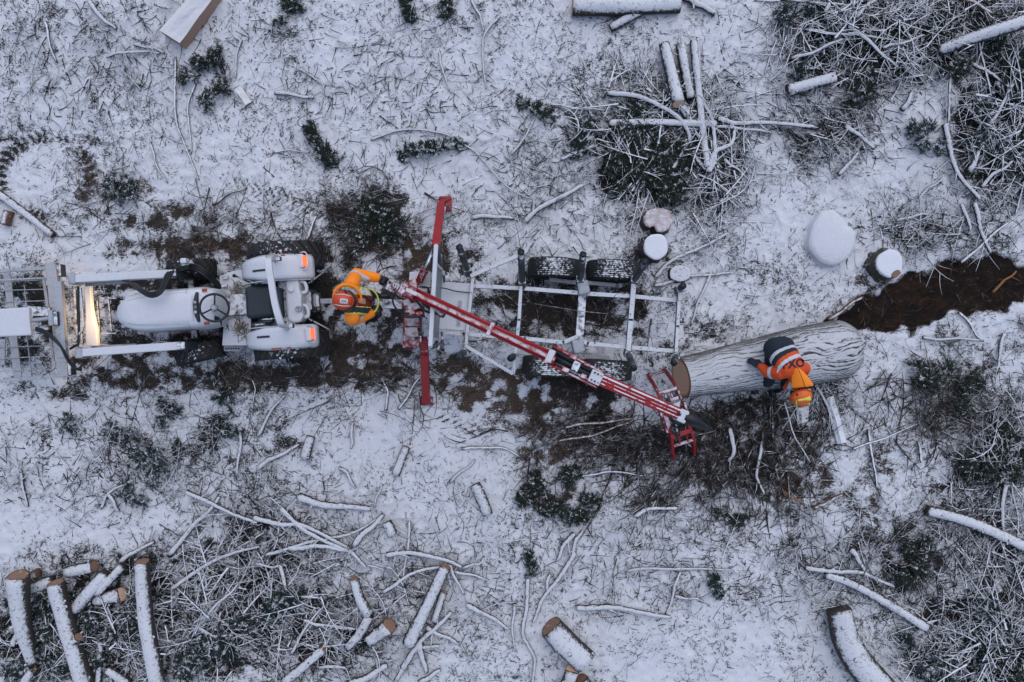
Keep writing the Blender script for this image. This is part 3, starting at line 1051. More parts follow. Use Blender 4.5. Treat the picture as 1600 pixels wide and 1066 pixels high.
# ---------------------------------------------------------------- branches and poles lying in the snow
BRC = [
    # points, width px, label, look
    ([(72, 35), (78, 60), (87, 98)], 5, "short dark stick upright in the upper left corner", 'd'),
    ([(140, 2), (160, 28), (182, 46)], 8, "snowy stick slanting in from the top edge at upper left", 'w'),
    ([(165, 88), (200, 81), (250, 83)], 5, "level snowy stick left of the split slab", 'w'),
    ([(208, 70), (235, 74), (256, 82)], 6, "short snowy stick just above the level one by the slab", 'w'),
    ([(272, 88), (275, 180), (290, 230), (310, 282)], 4, "left one of two tall dead stems under the slab", 'd'),
    ([(303, 128), (294, 175), (298, 240)], 4, "right one of two tall dead stems under the slab", 'd'),
    ([(235, 224), (245, 255), (260, 286)], 4, "short dark stem by the round tyre track", 'd'),
    ([(376, 60), (368, 95), (366, 122)], 4, "thin curved stick above the small snowy block", 'w'),
    ([(330, 320), (360, 303), (385, 293)], 5, "brown stick lying on the upper wheel track", 'b'),
    ([(578, 217), (620, 203), (660, 203), (700, 212), (722, 225), (745, 240), (790, 290), (830, 312)], 4, "long arched stick across the upper centre snow", 'w'),
    ([(780, 25), (757, 60), (755, 110), (760, 140)], 4, "thin bent pole near the top edge at centre", 'w'),
    ([(738, 0), (758, 48)], 5, "straight stick running off the top edge at centre", 'w'),
    ([(685, 82), (693, 112), (701, 142)], 4, "short snowy stick on the open upper centre snow", 'w'),
    ([(428, 143), (460, 149), (490, 153)], 7, "short thick snowy stick at upper left centre", 'w'),
    ([(465, 107), (490, 120), (505, 140), (500, 176)], 3, "thin hooked stick at upper left centre", 'w'),
    ([(738, 340), (770, 338), (802, 342)], 8, "short snowy pole right of the upper crane leg", 'w'),
    ([(425, 236), (455, 235), (482, 237)], 3, "thin dark stick beside the brown butted bough", 'd'),
    ([(1068, -4), (1090, 8), (1116, 23)], 13, "stout snowy stick right of the top edge log", 'w'),
    ([(860, 164), (900, 170), (942, 173)], 4, "thin stick poking left out of the brush above the stumps", 'w'),
    ([(893, 216), (915, 209), (942, 202)], 5, "upper snowy stick poking left from the stump hollow", 'w'),
    ([(875, 249), (900, 240), (926, 228)], 6, "lower snowy stick poking left from the stump hollow", 'w'),
    ([(950, 147), (1000, 153), (1045, 175), (1065, 195), (1075, 222), (1060, 250), (1050, 266)], 9, "long crooked bough arching over the stump hollow", 'w'),
    ([(1120, 188), (1150, 193), (1200, 193), (1272, 197)], 9, "long pale pole running right from the stump brush", 'w'),
    ([(1118, 200), (1160, 202), (1205, 208)], 6, "thinner pole just below the long pale pole", 'w'),
    ([(1105, 270), (1116, 245), (1112, 190), (1094, 150), (1088, 60)], 8, "tall forked root rising right of the stump hollow", 'w'),
    ([(1104, 268), (1118, 240), (1140, 225), (1147, 205)], 9, "right hand prong of the forked root", 'w'),
    ([(1102, 268), (1088, 248), (1080, 232)], 6, "short left hand prong of the forked root", 'w'),
    ([(1130, 250), (1150, 265), (1170, 283)], 5, "snowy stick slanting out of the hollow to the right", 'w'),
    ([(800, 240), (820, 215), (836, 186)], 4, "thin stick slanting up left of the stump brush", 'w'),
    ([(820, 347), (850, 322), (895, 298), (912, 290)], 9, "thick snowy stick above the trailer tyres", 'w'),
    ([(1020, 446), (1050, 440), (1082, 431), (1142, 426)], 6, "pale branch crossing the rear corner of the trailer", 'w'),
    ([(1108, 428), (1092, 470), (1078, 506)], 5, "pale stick hanging down beside the rear of the trailer", 'w'),
    ([(1022, 432), (1046, 411), (1090, 388), (1135, 366)], 7, "forked pale branch right of the round topped stump", 'w'),
    ([(1500, -4), (1520, 6), (1548, 22)], 10, "thick bare stick in the top right corner", 'b'),
    ([(1492, 70), (1484, 130), (1478, 200)], 5, "tall thin pole leaning from the snowy trunk", 'w'),
    ([(1474, 196), (1482, 240), (1500, 280), (1528, 312)], 9, "curved pole below the thin leaning one", 'w'),
    ([(1521, 318), (1527, 352), (1545, 396)], 8, "curved pole ending at the dragged soil", 'w'),
    ([(1500, 318), (1510, 345), (1514, 362)], 6, "short stick left of the curved pole by the soil", 'w'),
    ([(1222, 0), (1290, 6), (1342, 12)], 5, "upper level stick on the top right heap", 'w'),
    ([(1262, 47), (1320, 54), (1395, 60)], 5, "middle level stick on the top right heap", 'w'),
    ([(1326, 42), (1372, 78), (1403, 106)], 7, "pale stick slanting down across the top right heap", 'w'),
    ([(1236, 92), (1280, 78), (1316, 60)], 6, "pale stick on the lower left of the top right heap", 'w'),
    ([(1338, 26), (1352, 10), (1374, -4)], 7, "pale stick running off the top of the heap", 'w'),
    ([(1200, 130), (1228, 100), (1246, 46)], 3, "thin bent whip left of the top right heap", 'w'),
    ([(1290, 18), (1294, 6), (1296, -3)], 7, "short snowy stub at the top of the heap", 'w'),
    ([(1380, 75), (1412, 66), (1446, 55)], 5, "stick joining the heap to the snowy trunk", 'w'),
    ([(1412, 36), (1424, 66), (1432, 98)], 4, "thin upright twig right of the heap", 'w'),
    ([(1240, 146), (1285, 130), (1312, 114)], 4, "thin whip over the buried log under the heap", 'w'),
    ([(1320, 195), (1342, 212), (1366, 232)], 8, "snowy stick on the bank under the top right heap", 'w'),
    ([(1310, 272), (1326, 256), (1342, 238)], 7, "snowy stick above the heart shaped stump", 'w'),
    ([(1409, 172), (1418, 158), (1426, 143)], 9, "short snowy stub left of the curved pole", 'w'),
    ([(1432, 312), (1450, 295), (1472, 277)], 5, "pale stick above the cut stump on the right", 'w'),
    ([(1490, 88), (1540, 112), (1582, 145)], 6, "bent stick below the snowy trunk", 'w'),
    ([(1528, 62), (1540, 120), (1552, 182)], 4, "thin drooping twig under the snowy trunk", 'd'),
    ([(1545, 196), (1566, 160), (1586, 124)], 6, "straight pale stick in the right edge tangle", 'w'),
    ([(1530, 292), (1552, 272), (1578, 254)], 7, "forked pale stick low in the right edge tangle", 'w'),
    ([(1512, 268), (1520, 252), (1528, 238)], 9, "short snowy stub in the right edge tangle", 'w'),
    ([(1292, 501), (1318, 483), (1347, 464)], 8, "brown ended stick at the left tip of the soil scar", 'b'),
    ([(1500, 412), (1535, 378), (1575, 346)], 6, "dark stick above the right end of the soil scar", 'd'),
    ([(1548, 456), (1566, 440), (1584, 424)], 4, "orange splinter lying on the soil scar", 'o'),
    ([(1400, 346), (1426, 338), (1452, 335)], 5, "level stick left of the dark ones above the scar", 'w'),
    ([(1440, 528), (1480, 530), (1530, 530)], 5, "level snowy stick below the soil scar", 'w'),
    ([(1498, 486), (1516, 512), (1536, 534)], 5, "dark forked stick below the soil scar", 'd'),
    ([(1568, 520), (1562, 560), (1558, 580)], 6, "short stick at the right edge below the scar", 'w'),
    ([(1258, 885), (1310, 892), (1350, 894), (1396, 916)], 8, "dark edged branch above the long lower right log", 'w'),
    ([(1326, 858), (1338, 872), (1350, 894)], 9, "stub rising from the branch above the long log", 'w'),
    ([(1572, 746), (1566, 800), (1570, 862)], 7, "upright pole across the sloping log at lower right", 'w'),
    ([(1580, 752), (1590, 800), (1594, 842)], 4, "thin whip right of the upright pole", 'w'),
    ([(1224, 769), (1238, 777), (1253, 787)], 5, "orange broken stick in the dark hole below the worker", 'o'),
    ([(1270, 794), (1290, 784), (1316, 772)], 7, "dark stick with an orange end right of the hole", 'b'),
    ([(1222, 625), (1240, 680), (1262, 720)], 3, "thin whip below the worker's helmet", 'w'),
    ([(1272, 600), (1288, 628), (1300, 672)], 5, "bent pale root right of the worker's helmet", 'w'),
    ([(1190, 690), (1182, 740), (1192, 770)], 6, "pale curved stick in the twig thicket", 'w'),
    ([(1140, 668), (1146, 700), (1138, 722)], 8, "pale crooked stub right of the grapple", 'w'),
    ([(1330, 700), (1366, 688), (1432, 664)], 4, "dark stick with a red brown end on the right snow", 'd'),
    ([(1354, 670), (1362, 720), (1366, 760)], 5, "dark upright dead stem on the right snow", 'd'),
    ([(1432, 690), (1437, 720), (1440, 718)], 5, "short dark dead stem right of the upright one", 'd'),
    ([(900, 949), (970, 950), (1047, 965)], 10, "long snowy branch right of the cut log at bottom centre", 'w'),
    ([(896, 832), (878, 858), (870, 876)], 8, "left of two short snowy sticks on the lower centre snow", 'w'),
    ([(910, 828), (898, 850), (890, 878)], 7, "right of two short snowy sticks on the lower centre snow", 'w'),
    ([(897, 862), (870, 908), (845, 940), (832, 972)], 8, "long curved stick above the cut log at bottom centre", 'w'),
    ([(858, 896), (855, 915), (851, 932)], 6, "small stick beside the long curved one", 'w'),
    ([(826, 902), (822, 950), (816, 990), (836, 1025), (832, 1070)], 7, "thin snaking pole left of the cut log", 'w'),
    ([(803, 944), (801, 980), (804, 1015)], 5, "short upright stick left of the snaking pole", 'w'),
    ([(980, 893), (1020, 887), (1070, 889), (1142, 890)], 5, "long level twig on the lower centre snow", 'w'),
    ([(1062, 892), (1052, 925), (1040, 960)], 5, "slanting twig below the long level one", 'w'),
    ([(1055, 932), (1080, 934), (1100, 938)], 5, "short level twig right of the slanting one", 'w'),
    ([(992, 806), (1020, 794), (1060, 796)], 9, "dark curved branch below the grapple", 'd'),
    ([(900, 745), (950, 738), (1010, 743)], 4, "thin brown stick left of the grapple", 'd'),
    ([(880, 668), (930, 660), (990, 655)], 6, "upper brown stick under the crane arm", 'b'),
    ([(870, 690), (930, 678), (985, 660)], 5, "lower brown stick under the crane arm", 'b'),
    ([(465, 778), (520, 790), (578, 794)], 13, "thick snowy pole above the lower left tangle", 'w'),
    ([(398, 810), (440, 818), (475, 822), (548, 856)], 9, "upper of two long poles crossing in the lower left tangle", 'w'),
    ([(438, 795), (470, 822), (510, 846), (552, 862)], 9, "lower of two long poles crossing in the lower left tangle", 'w'),
    ([(450, 856), (500, 853), (547, 860)], 9, "level pole under the two crossing poles", 'w'),
    ([(415, 866), (480, 848), (545, 834), (599, 803)], 6, "long thin pole rising right out of the tangle", 'w'),
    ([(553, 851), (575, 828), (599, 805)], 11, "thick short pole leaning above the forked log", 'w'),
    ([(545, 858), (558, 870), (572, 888)], 8, "stub at the end of the crossing poles", 'w'),
    ([(605, 866), (650, 863), (690, 872), (722, 887)], 9, "snowy pole lying above the long cut log", 'w'),
    ([(600, 924), (640, 897), (702, 881)], 7, "thin pole meeting the top of the long cut log", 'w'),
    ([(704, 884), (714, 908), (726, 928)], 6, "short stick right of the long cut log's top", 'w'),
    ([(722, 886), (748, 880), (756, 870)], 5, "small hooked stick right of the snowy pole", 'w'),
    ([(710, 892), (740, 898), (764, 906)], 5, "thin stick right of the long cut log", 'w'),
    ([(628, 1042), (660, 1000), (704, 955)], 10, "pole lying beneath the long cut log", 'w'),
    ([(545, 1070), (575, 1056), (606, 1038)], 14, "thick pole at the bottom edge left of the cut log", 'w'),
    ([(618, 1064), (640, 1025), (660, 1012), (686, 1006)], 8, "bent pole below the long cut log", 'w'),
    ([(656, 1002), (660, 1025), (667, 1052)], 11, "snowy stub below the long cut log", 'w'),
    ([(655, 1066), (672, 1056), (688, 1046)], 9, "short pole at the bottom edge right of the bent one", 'w'),
    ([(668, 980), (690, 990), (717, 1004)], 8, "dark edged stick right of the long cut log's foot", 'w'),
    ([(728, 945), (760, 958), (792, 980)], 9, "snowy half buried pole on the lower centre snow", 'w'),
    ([(641, 812), (637, 858), (631, 906)], 5, "thin upright stick above the long cut log", 'w'),
    ([(268, 921), (325, 880), (360, 867), (404, 853)], 7, "long pole leaning right out of the bottom left logs", 'w'),
    ([(262, 868), (300, 822), (320, 806), (340, 776)], 9, "bent pole at the upper rim of the lower left tangle", 'w'),
    ([(288, 768), (340, 792), (402, 818)], 8, "long pole crossing the bent one at the tangle's rim", 'w'),
    ([(188, 877), (210, 862), (238, 849)], 8, "short pole above the tall cut pole", 'w'),
    ([(310, 978), (335, 990), (366, 993)], 6, "pale hooked stick in the lower left tangle", 'w'),
    ([(312, 975), (345, 940), (372, 912)], 5, "straight twig in the lower left tangle", 'w'),
    ([(440, 882), (444, 905), (452, 925)], 8, "upright snowy stub in the lower left tangle", 'w'),
    ([(400, 882), (425, 884), (448, 884)], 5, "level stick left of the upright stub", 'w'),
    ([(457, 1020), (475, 985), (508, 945)], 5, "thin rising twig left of the forked log", 'w'),
    ([(475, 968), (510, 976), (555, 980)], 6, "level stick behind the forked log", 'w'),
    ([(500, 1040), (540, 1040), (530, 1041)], 6, "short stick right of the bottom pole with the orange end", 'w'),
    ([(376, 668), (374, 700), (370, 742)], 6, "upright snowy stick on the left snow", 'w'),
    ([(402, 682), (420, 650), (445, 616)], 6, "long slanting stick below the tractor's rear", 'w'),
    ([(402, 732), (430, 714), (468, 695)], 8, "snowy stick below the long slanting one", 'w'),
    ([(702, 752), (720, 738), (742, 718)], 5, "thin stick on the open snow below the crane leg", 'w'),
    ([(720, 702), (760, 698), (785, 700), (810, 712)], 5, "curved dark stick below the crane leg", 'd'),
    ([(583, 792), (590, 775), (596, 756)], 4, "small stick above the thick snowy pole", 'w'),
    ([(530, 730), (545, 742), (556, 764)], 6, "snowy stick right of the flat slab on the lower left snow", 'w'),
    ([(550, 660), (551, 685), (548, 702)], 6, "short upright stick above the flat slabs", 'w'),
    ([(602, 640), (607, 615), (595, 590)], 5, "dark upright dead stem left of the lower crane leg", 'd'),
    ([(622, 640), (640, 615), (656, 588)], 5, "dark leaning stick beside the lower crane leg", 'd'),
    ([(33, 738), (38, 765), (41, 792)], 6, "short dark stick near the left edge below the loader", 'd'),
    ([(155, 795), (170, 772), (205, 750)], 5, "bent thin stick on the left snow", 'w'),
    ([(170, 772), (178, 790), (184, 800)], 7, "short snowy stub beside the bent thin stick", 'w'),
    ([(395, 640), (400, 610), (392, 590)], 3, "thin arched whip below the tractor's rear tyre", 'd'),
    ([(480, 375), (488, 350), (496, 335)], 6, "dark stake sticking up behind the tractor's upper tyre", 'd'),
]
LOOK = {'w': 'bark', 'd': 'bark_dark', 'b': 'bark_brown', 'o': 'end_grain'}


def branch(pts, w, label, look, group=None):
    r = w / 200. * .95
    P = []
    for (px, py) in pts:
        w0 = W(px, py)
        P.append(G(px, py, r * .7 + .6 * hh(w0.x, w0.y)))
    L = sum((P[i + 1] - P[i]).length for i in range(len(P) - 1))
    n = max(6, int(L / .05))
    C = catmull(P, n)
    rs = []
    ph = random.uniform(0, 9)
    for i, p in enumerate(C):
        u = i / (n - 1)
        p.x += .012 * math.sin(7 * u + ph) + random.uniform(-.004, .004)
        p.y += .012 * math.sin(9 * u + ph * 2) + random.uniform(-.004, .004)
        p.z = max(gz(p.x, p.y) + r * .45, p.z) + .02 * math.sin(3.1 * u)
        rs.append(r * (1.1 - .45 * u) * random.uniform(.9, 1.1))
    mb = MB().tube(C, rs, 8)
    for k in range(int(L * 2.2)):
        i = random.randrange(2, n - 1)
        d = (C[i] - C[i - 1]).normalized()
        a = random.choice((-1, 1)) * random.uniform(.5, 1.1)
        d = Matrix.Rotation(a, 3, 'Z') @ d
        l = random.uniform(.06, .28)
        q = [C[i] + d * l * s + Vector((0, 0, .03 * s)) + Vector((random.uniform(-.01, .01), random.uniform(-.01, .01), 0)) * s for s in (0, .35, .7, 1)]
        mb.tube(q, [rs[i] * .5, rs[i] * .4, rs[i] * .3, rs[i] * .15], 5)
    o = mb.build("branch", LOOK[look], None, True, at=C[0], fix=False)
    return tag(o, label, "branch", group)


for (pts, w, lab, lk) in BRC:
    branch(pts, w, lab, lk)


# ---------------------------------------------------------------- logs
def ring_wood(name, a, b, edge, frost):
    t = NT(name)
    r = t.attr("rad")
    w = t.math('SINE', t.math('ADD', t.math('MULTIPLY', r, 46.0), t.math('MULTIPLY', t.noise(9, 3), 9.0)))
    g = t.noise(55, 4, .7)
    c = t.mix(t.math('ADD', t.math('MULTIPLY', w, .22), t.math('MULTIPLY', g, .9)), a, b)
    c = t.mix(t.step(r, .80, .97), c, edge)
    cr = t.step(t.math('ADD', t.noise(16, 4, .7, 2.0), t.math('MULTIPLY', r, -.05)), .60, .66)
    c = t.mix(t.math('MULTIPLY', cr, .7), c, tuple(v * .35 for v in b))
    f = t.step(t.noise(12, 5, .75), frost, frost + .14)
    t.l(t.mix(f, c, (.62, .60, .61)), t.b.inputs["Base Color"])
    t.b.inputs["Roughness"].default_value = .9
    t.bump(t.math('ADD', g, t.math('MULTIPLY', w, .15)), .5, .006)
    return t.m


M['end_grain'] = ring_wood("orange sawn wood", (.17, .09, .052), (.33, .195, .125), (.07, .04, .026), .57)
M['end_pale'] = ring_wood("pale sawn wood", (.50, .30, .19), (.80, .54, .38), (.26, .12, .06), .64)
M['end_frost'] = ring_wood("frosted sawn wood", (.40, .31, .29), (.55, .48, .47), (.35, .26, .24), .46)


def set_rad(o, n_rim, rows=1):
    me = o.data
    at = me.attributes.new("rad", 'FLOAT', 'POINT')
    c = me.vertices[0].co
    mx = max((v.co - c).length for v in me.vertices)
    rm = [(v.co - c).length for v in me.vertices]
    at.data.foreach_set("value", [0.0 if i == 0 else 1.0 for i in range(len(rm))])


def disc(c, nrm, r, n=20, jag=.05, squash=1.0):
    nrm = nrm.normalized()
    a = Vector((0, 0, 1)).cross(nrm)
    if a.length < .1:
        a = Vector((1, 0, 0))
    a.normalize()
    b = nrm.cross(a)
    vs = [Vector(c) + nrm * .004]
    for j in range(n):
        t_ = 2 * math.pi * j / n
        vs.append(Vector(c) + (a * math.cos(t_) + b * math.sin(t_) * squash) * r * (1 + random.uniform(-jag, jag * .3)))
    k = len(vs)
    vs += [v - nrm * .012 for v in vs[1:]]
    fs = [(0, 1 + j, 1 + (j + 1) % n) for j in range(n)] + [(1 + j, k + j, k + (j + 1) % n, 1 + (j + 1) % n) for j in range(n)]
    return vs, fs


def log(pts, w0, w1, label, ends="", endmat='end_grain', mat='bark', lift=0., knots=3, tilt=0.0, name="log"):
    """a cut length of trunk: ends says which ends show a sawn face (a start, b end)"""
    r0, r1 = w0 / 200., w1 / 200.
    P = []
    for i, p in enumerate(pts):
        u = i / (len(pts) - 1)
        g = G(p[0], p[1], (r0 + (r1 - r0) * u) * .85)
        up = p[2] if len(p) > 2 else (.45 * hh(g.x, g.y) if max(r0, r1) < .105 else 0)
        g2 = W(p[0], p[1], g.z + up + lift)
        P.append(g2)
    L = sum((P[i + 1] - P[i]).length for i in range(len(P) - 1))
    n = max(6, int(L / .07))
    C = catmull(P, n)
    S = 20
    ph = random.uniform(0, 50)
    vs = []
    for i, p in enumerate(C):
        d = (C[min(i + 1, n - 1)] - C[max(i - 1, 0)]).normalized()
        y = Vector((0, 0, 1)).cross(d).normalized()
        z = d.cross(y)
        u = i / (n - 1)
        r = r0 + (r1 - r0) * u
        for j in range(S):
            a = 2 * math.pi * j / S
            k = 1 + .10 * (float(vn(ph + u * L * 4, 3 * math.cos(a) + 2 * math.sin(a), 3)) - .5) + .10 * (float(vn(ph + u * L * 2, j * .8 + ph, 5)) - .5)
            vs.append(p + (y * math.cos(a) + z * math.sin(a)) * r * k)
    fs = []
    for i in range(n - 1):
        for j in range(S):
            fs.append((i * S + j, i * S + (j + 1) % S, (i + 1) * S + (j + 1) % S, (i + 1) * S + j))
    fs.append(tuple(reversed(range(S))))
    fs.append(tuple(range((n - 1) * S, n * S)))
    mb = MB()
    mb.add(vs, fs)
    for k in range(knots):
        i = random.randrange(1, n - 1)
        a = random.uniform(.2, 2.9)
        d = (C[i] - C[i - 1]).normalized()
        y = Vector((0, 0, 1)).cross(d).normalized()
        dr = (y * math.cos(a) + Vector((0, 0, 1)) * math.sin(a) + d * .4).normalized()
        r = r0 + (r1 - r0) * i / n
        mb.tube([C[i] + dr * r * .8, C[i] + dr * (r + random.uniform(.01, .05))], [r * .22, r * .14], 7)
    o = mb.build(name, mat, None, True, at=C[0], fix=False)
    tag(o, label, "log")
    for e in ends:
        if e == 'a':
            q, nr, r = C[0], C[0] - C[1], r0
        else:
            q, nr, r = C[-1], C[-1] - C[-2], r1
        nr = nr.normalized()
        nr.z += tilt
        v2, f2 = disc(q + nr.normalized() * .012, nr, r * 1.0)
        m2 = MB()
        m2.add(v2, f2)
        set_rad(m2.build("cut_face", endmat, o), 20)
    return o


log([(895, 11), (980, 11), (1062, 8)], 28, 24, "snowy log lying along the top edge right of centre", "a", 'end_pale')
log([(954, 44), (1000, 18)], 13, 15, "slab of bark leaning on the top edge log", "")
log([(1038, 70, .02), (1060, 161, .22)], 17, 20, "short log with a brown sawn end above the stump brush", "b", 'end_pale', tilt=.3)
log([(1063, 70), (1079, 154)], 15, 15, "short log right of the one with the brown sawn end", "")
log([(1084, 64), (1092, 150), (1100, 225), (1106, 262)], 12, 13, "long thin log standing in the stump brush", "")
log([(1062, 164), (1074, 182)], 13, 14, "log stub under the brown sawn end", "")
log([(952, 193), (1030, 192), (1118, 194)], 13, 12, "level log lying across the stump hollow", "")
log([(1466, 80, .1), (1530, 56, .3), (1610, 32, .4)], 18, 21, "smooth snowy trunk entering at the upper right edge", "", knots=2)
log([(1230, 142), (1262, 133), (1304, 121)], 20, 18, "half buried log under the left of the top right heap", "")
log([(-6, 300), (30, 326), (84, 368)], 13, 11, "snowy log at the left edge under the round tyre track", "")
log([(14, 330), (8, 352)], 14, 14, "brown stub under the left edge log", "", mat='bark_brown')
log([(1448, 798), (1490, 808), (1530, 822), (1610, 858)], 17, 19, "sloping snowy log at the right edge low down", "", knots=4)
log([(1290, 898), (1330, 912), (1390, 945), (1447, 981)], 12, 15, "long straight log in the lower right", "", knots=4)
log([(1310, 952), (1322, 1000), (1345, 1040), (1385, 1085)], 36, 48, "fat snowy log running off the bottom edge at lower right", "", knots=2)
log([(862, 981, .02), (882, 1003), (916, 1034)], 38, 40, "thick short log with a brown sawn end at bottom centre", "a", 'end_grain', tilt=.25)
log([(894, 1048, .05), (884, 1078)], 22, 22, "sawn log with a pale round face at the bottom edge", "a", 'end_pale', tilt=.8)
log([(908, 1064, .0), (922, 1085)], 24, 24, "log with an orange face at the bottom edge beside the pale one", "a", 'end_grain', tilt=.5)
log([(742, 757), (752, 778), (762, 804)], 17, 17, "short rounded log on the snow above the lower centre", "")
log([(604, 816), (614, 836)], 16, 16, "short log stub above the lower left crossing poles", "")
log([(696, 886, .1), (668, 945, .1), (638, 1007, .05)], 17, 21, "long straight cut log at bottom centre left", "a", 'end_grain', tilt=.2)
log([(693, 926, .03), (678, 971)], 11, 11, "thin log under the right side of the long cut log", "a", 'end_grain', tilt=.3)
log([(553, 906, .08), (562, 935, .05), (577, 962, .05)], 14, 17, "upper leg of the forked log with an orange sawn top", "a", 'end_grain', tilt=.4)
log([(577, 962, .04), (562, 990, .02), (543, 1012)], 17, 13, "lower leg of the forked log", "")
log([(506, 1014, .08), (480, 1036), (444, 1066)], 14, 16, "bottom pole with an orange sawn end left of the forked log", "a", 'end_grain', tilt=.4)
log([(608, 978, .08), (592, 990), (576, 1002)], 24, 20, "stubby log with a dark orange sawn end by the forked log", "a", 'end_grain', tilt=.2)
log([(27, 902, .32), (35, 975, .2), (52, 1035, .02)], 33, 18, "leftmost thick log with an orange sawn top at bottom left", "a", 'end_grain', tilt=.3, knots=4)
log([(87, 912, .25), (100, 962, .15), (134, 1075, .05)], 25, 27, "knotted log with an orange sawn top second from the left edge", "a", 'end_grain', tilt=.2, knots=6)
log([(46, 921, .05), (82, 908, .08)], 18, 19, "short crossing log between the two leftmost logs", "")
log([(104, 894, .05), (147, 885, .1)], 18, 19, "short log with a brown face pointing right at bottom left", "b", 'end_grain', tilt=.1)
log([(118, 953, .05), (140, 926, .1), (168, 897, .1)], 21, 22, "slanting log in the middle of the bottom left pile", "")
log([(152, 928, .15), (192, 884, .2)], 12, 14, "thinner slanting log leaning on the middle one", "")
log([(150, 938, .02), (188, 929, .08)], 19, 22, "log with a pale round face right of the slanting logs", "b", 'end_pale', tilt=.5)
log([(222, 879, .25), (226, 950, .2), (235, 1010, .15), (248, 1080, .1)], 22, 24, "tall cut pole with an orange sawn top right of the pile", "a", 'end_grain', tilt=.25, knots=6)
log([(50, 1046, .06), (36, 1075)], 15, 17, "log end at the bottom edge near the left corner", "a", 'end_pale', tilt=.4)
log([(158, 1002), (154, 1072)], 9, 10, "thin upright pole between knotted log and tall pole", "")
log([(168, 1046), (204, 1070)], 14, 14, "short log at the bottom edge left of the tall pole", "")
log([(28, 990), (20, 1008)], 9, 10, "small stub left of the leftmost thick log", "", mat='bark')
log([(36, 908), (60, 895, .1)], 15, 15, "brown split log behind the leftmost log", "", mat='bark_brown')
log([(108, 1008, .2), (122, 996, .32)], 12, 13, "orange faced knot stub on the knotted log", "ab", 'end_grain', mat='bark_dark')
log([(486, 682), (476, 716)], 14, 16, "half buried log on the lower left snow", "")
log([(635, 698), (618, 742)], 12, 14, "half buried log on the lower centre snow", "")


def slab(quad, h, label, name="slab", mat='slab', cat="slab", tip=0.0):
    P = [W(q[0], q[1], h) for q in quad]
    zb = min(gz(p.x, p.y) for p in P) - .01
    mb = MB()
    # split wood: a top with a few long facets
    a, b, c, d = P
    rows = 9
    vs = []
    for i in range(rows + 1):
        u = i / rows
        l, r = a.lerp(d, u), b.lerp(c, u)
        for j in range(7):
            v = j / 6
            p = l.lerp(r, v)
            p.z = zb + h + .05 * (float(vn(u * 3, v * 5 + 7, 2)) - .5) + .03 * math.sin(v * math.pi) + .006 * random.random()
            vs.append(p)
    fs = [(i * 7 + j, i * 7 + j + 1, (i + 1) * 7 + j + 1, (i + 1) * 7 + j) for i in range(rows) for j in range(6)]
    rim = [j for j in range(7)] + [i * 7 + 6 for i in range(1, rows + 1)] + [rows * 7 + j for j in range(5, -1, -1)] + [i * 7 for i in range(rows - 1, 0, -1)]
    k = len(vs)
    vs += [Vector((vs[i].x * 1.0, vs[i].y, zb)) for i in rim]
    n = len(rim)
    fs += [(rim[i], k + i, k + (i + 1) % n, rim[(i + 1) % n]) for i in range(n)]
    mb.add(vs, fs)
    o = mb.build(name, mat, None, False, at=P[0])
    return tag(o, label, cat)


slab([(247, 46), (279, 66), (338, -14), (306, -22)], .26, "big pale split slab at the top edge upper left", name="split_log", cat="split log")
slab([(362, 141), (374, 132), (392, 158), (379, 168)], .06, "small snowy block on the upper left snow", name="wood_block", mat='slab', cat="wood block")
slab([(1290, 622), (1302, 618), (1322, 690), (1308, 694)], .08, "narrow snowy slab right of the bending worker", name="slab", mat='snow', cat="slab")
slab([(1243, 637), (1264, 634), (1261, 658), (1246, 662)], .10, "frosted stump block just below the worker's helmet", name="wood_block", mat='bark', cat="wood block")


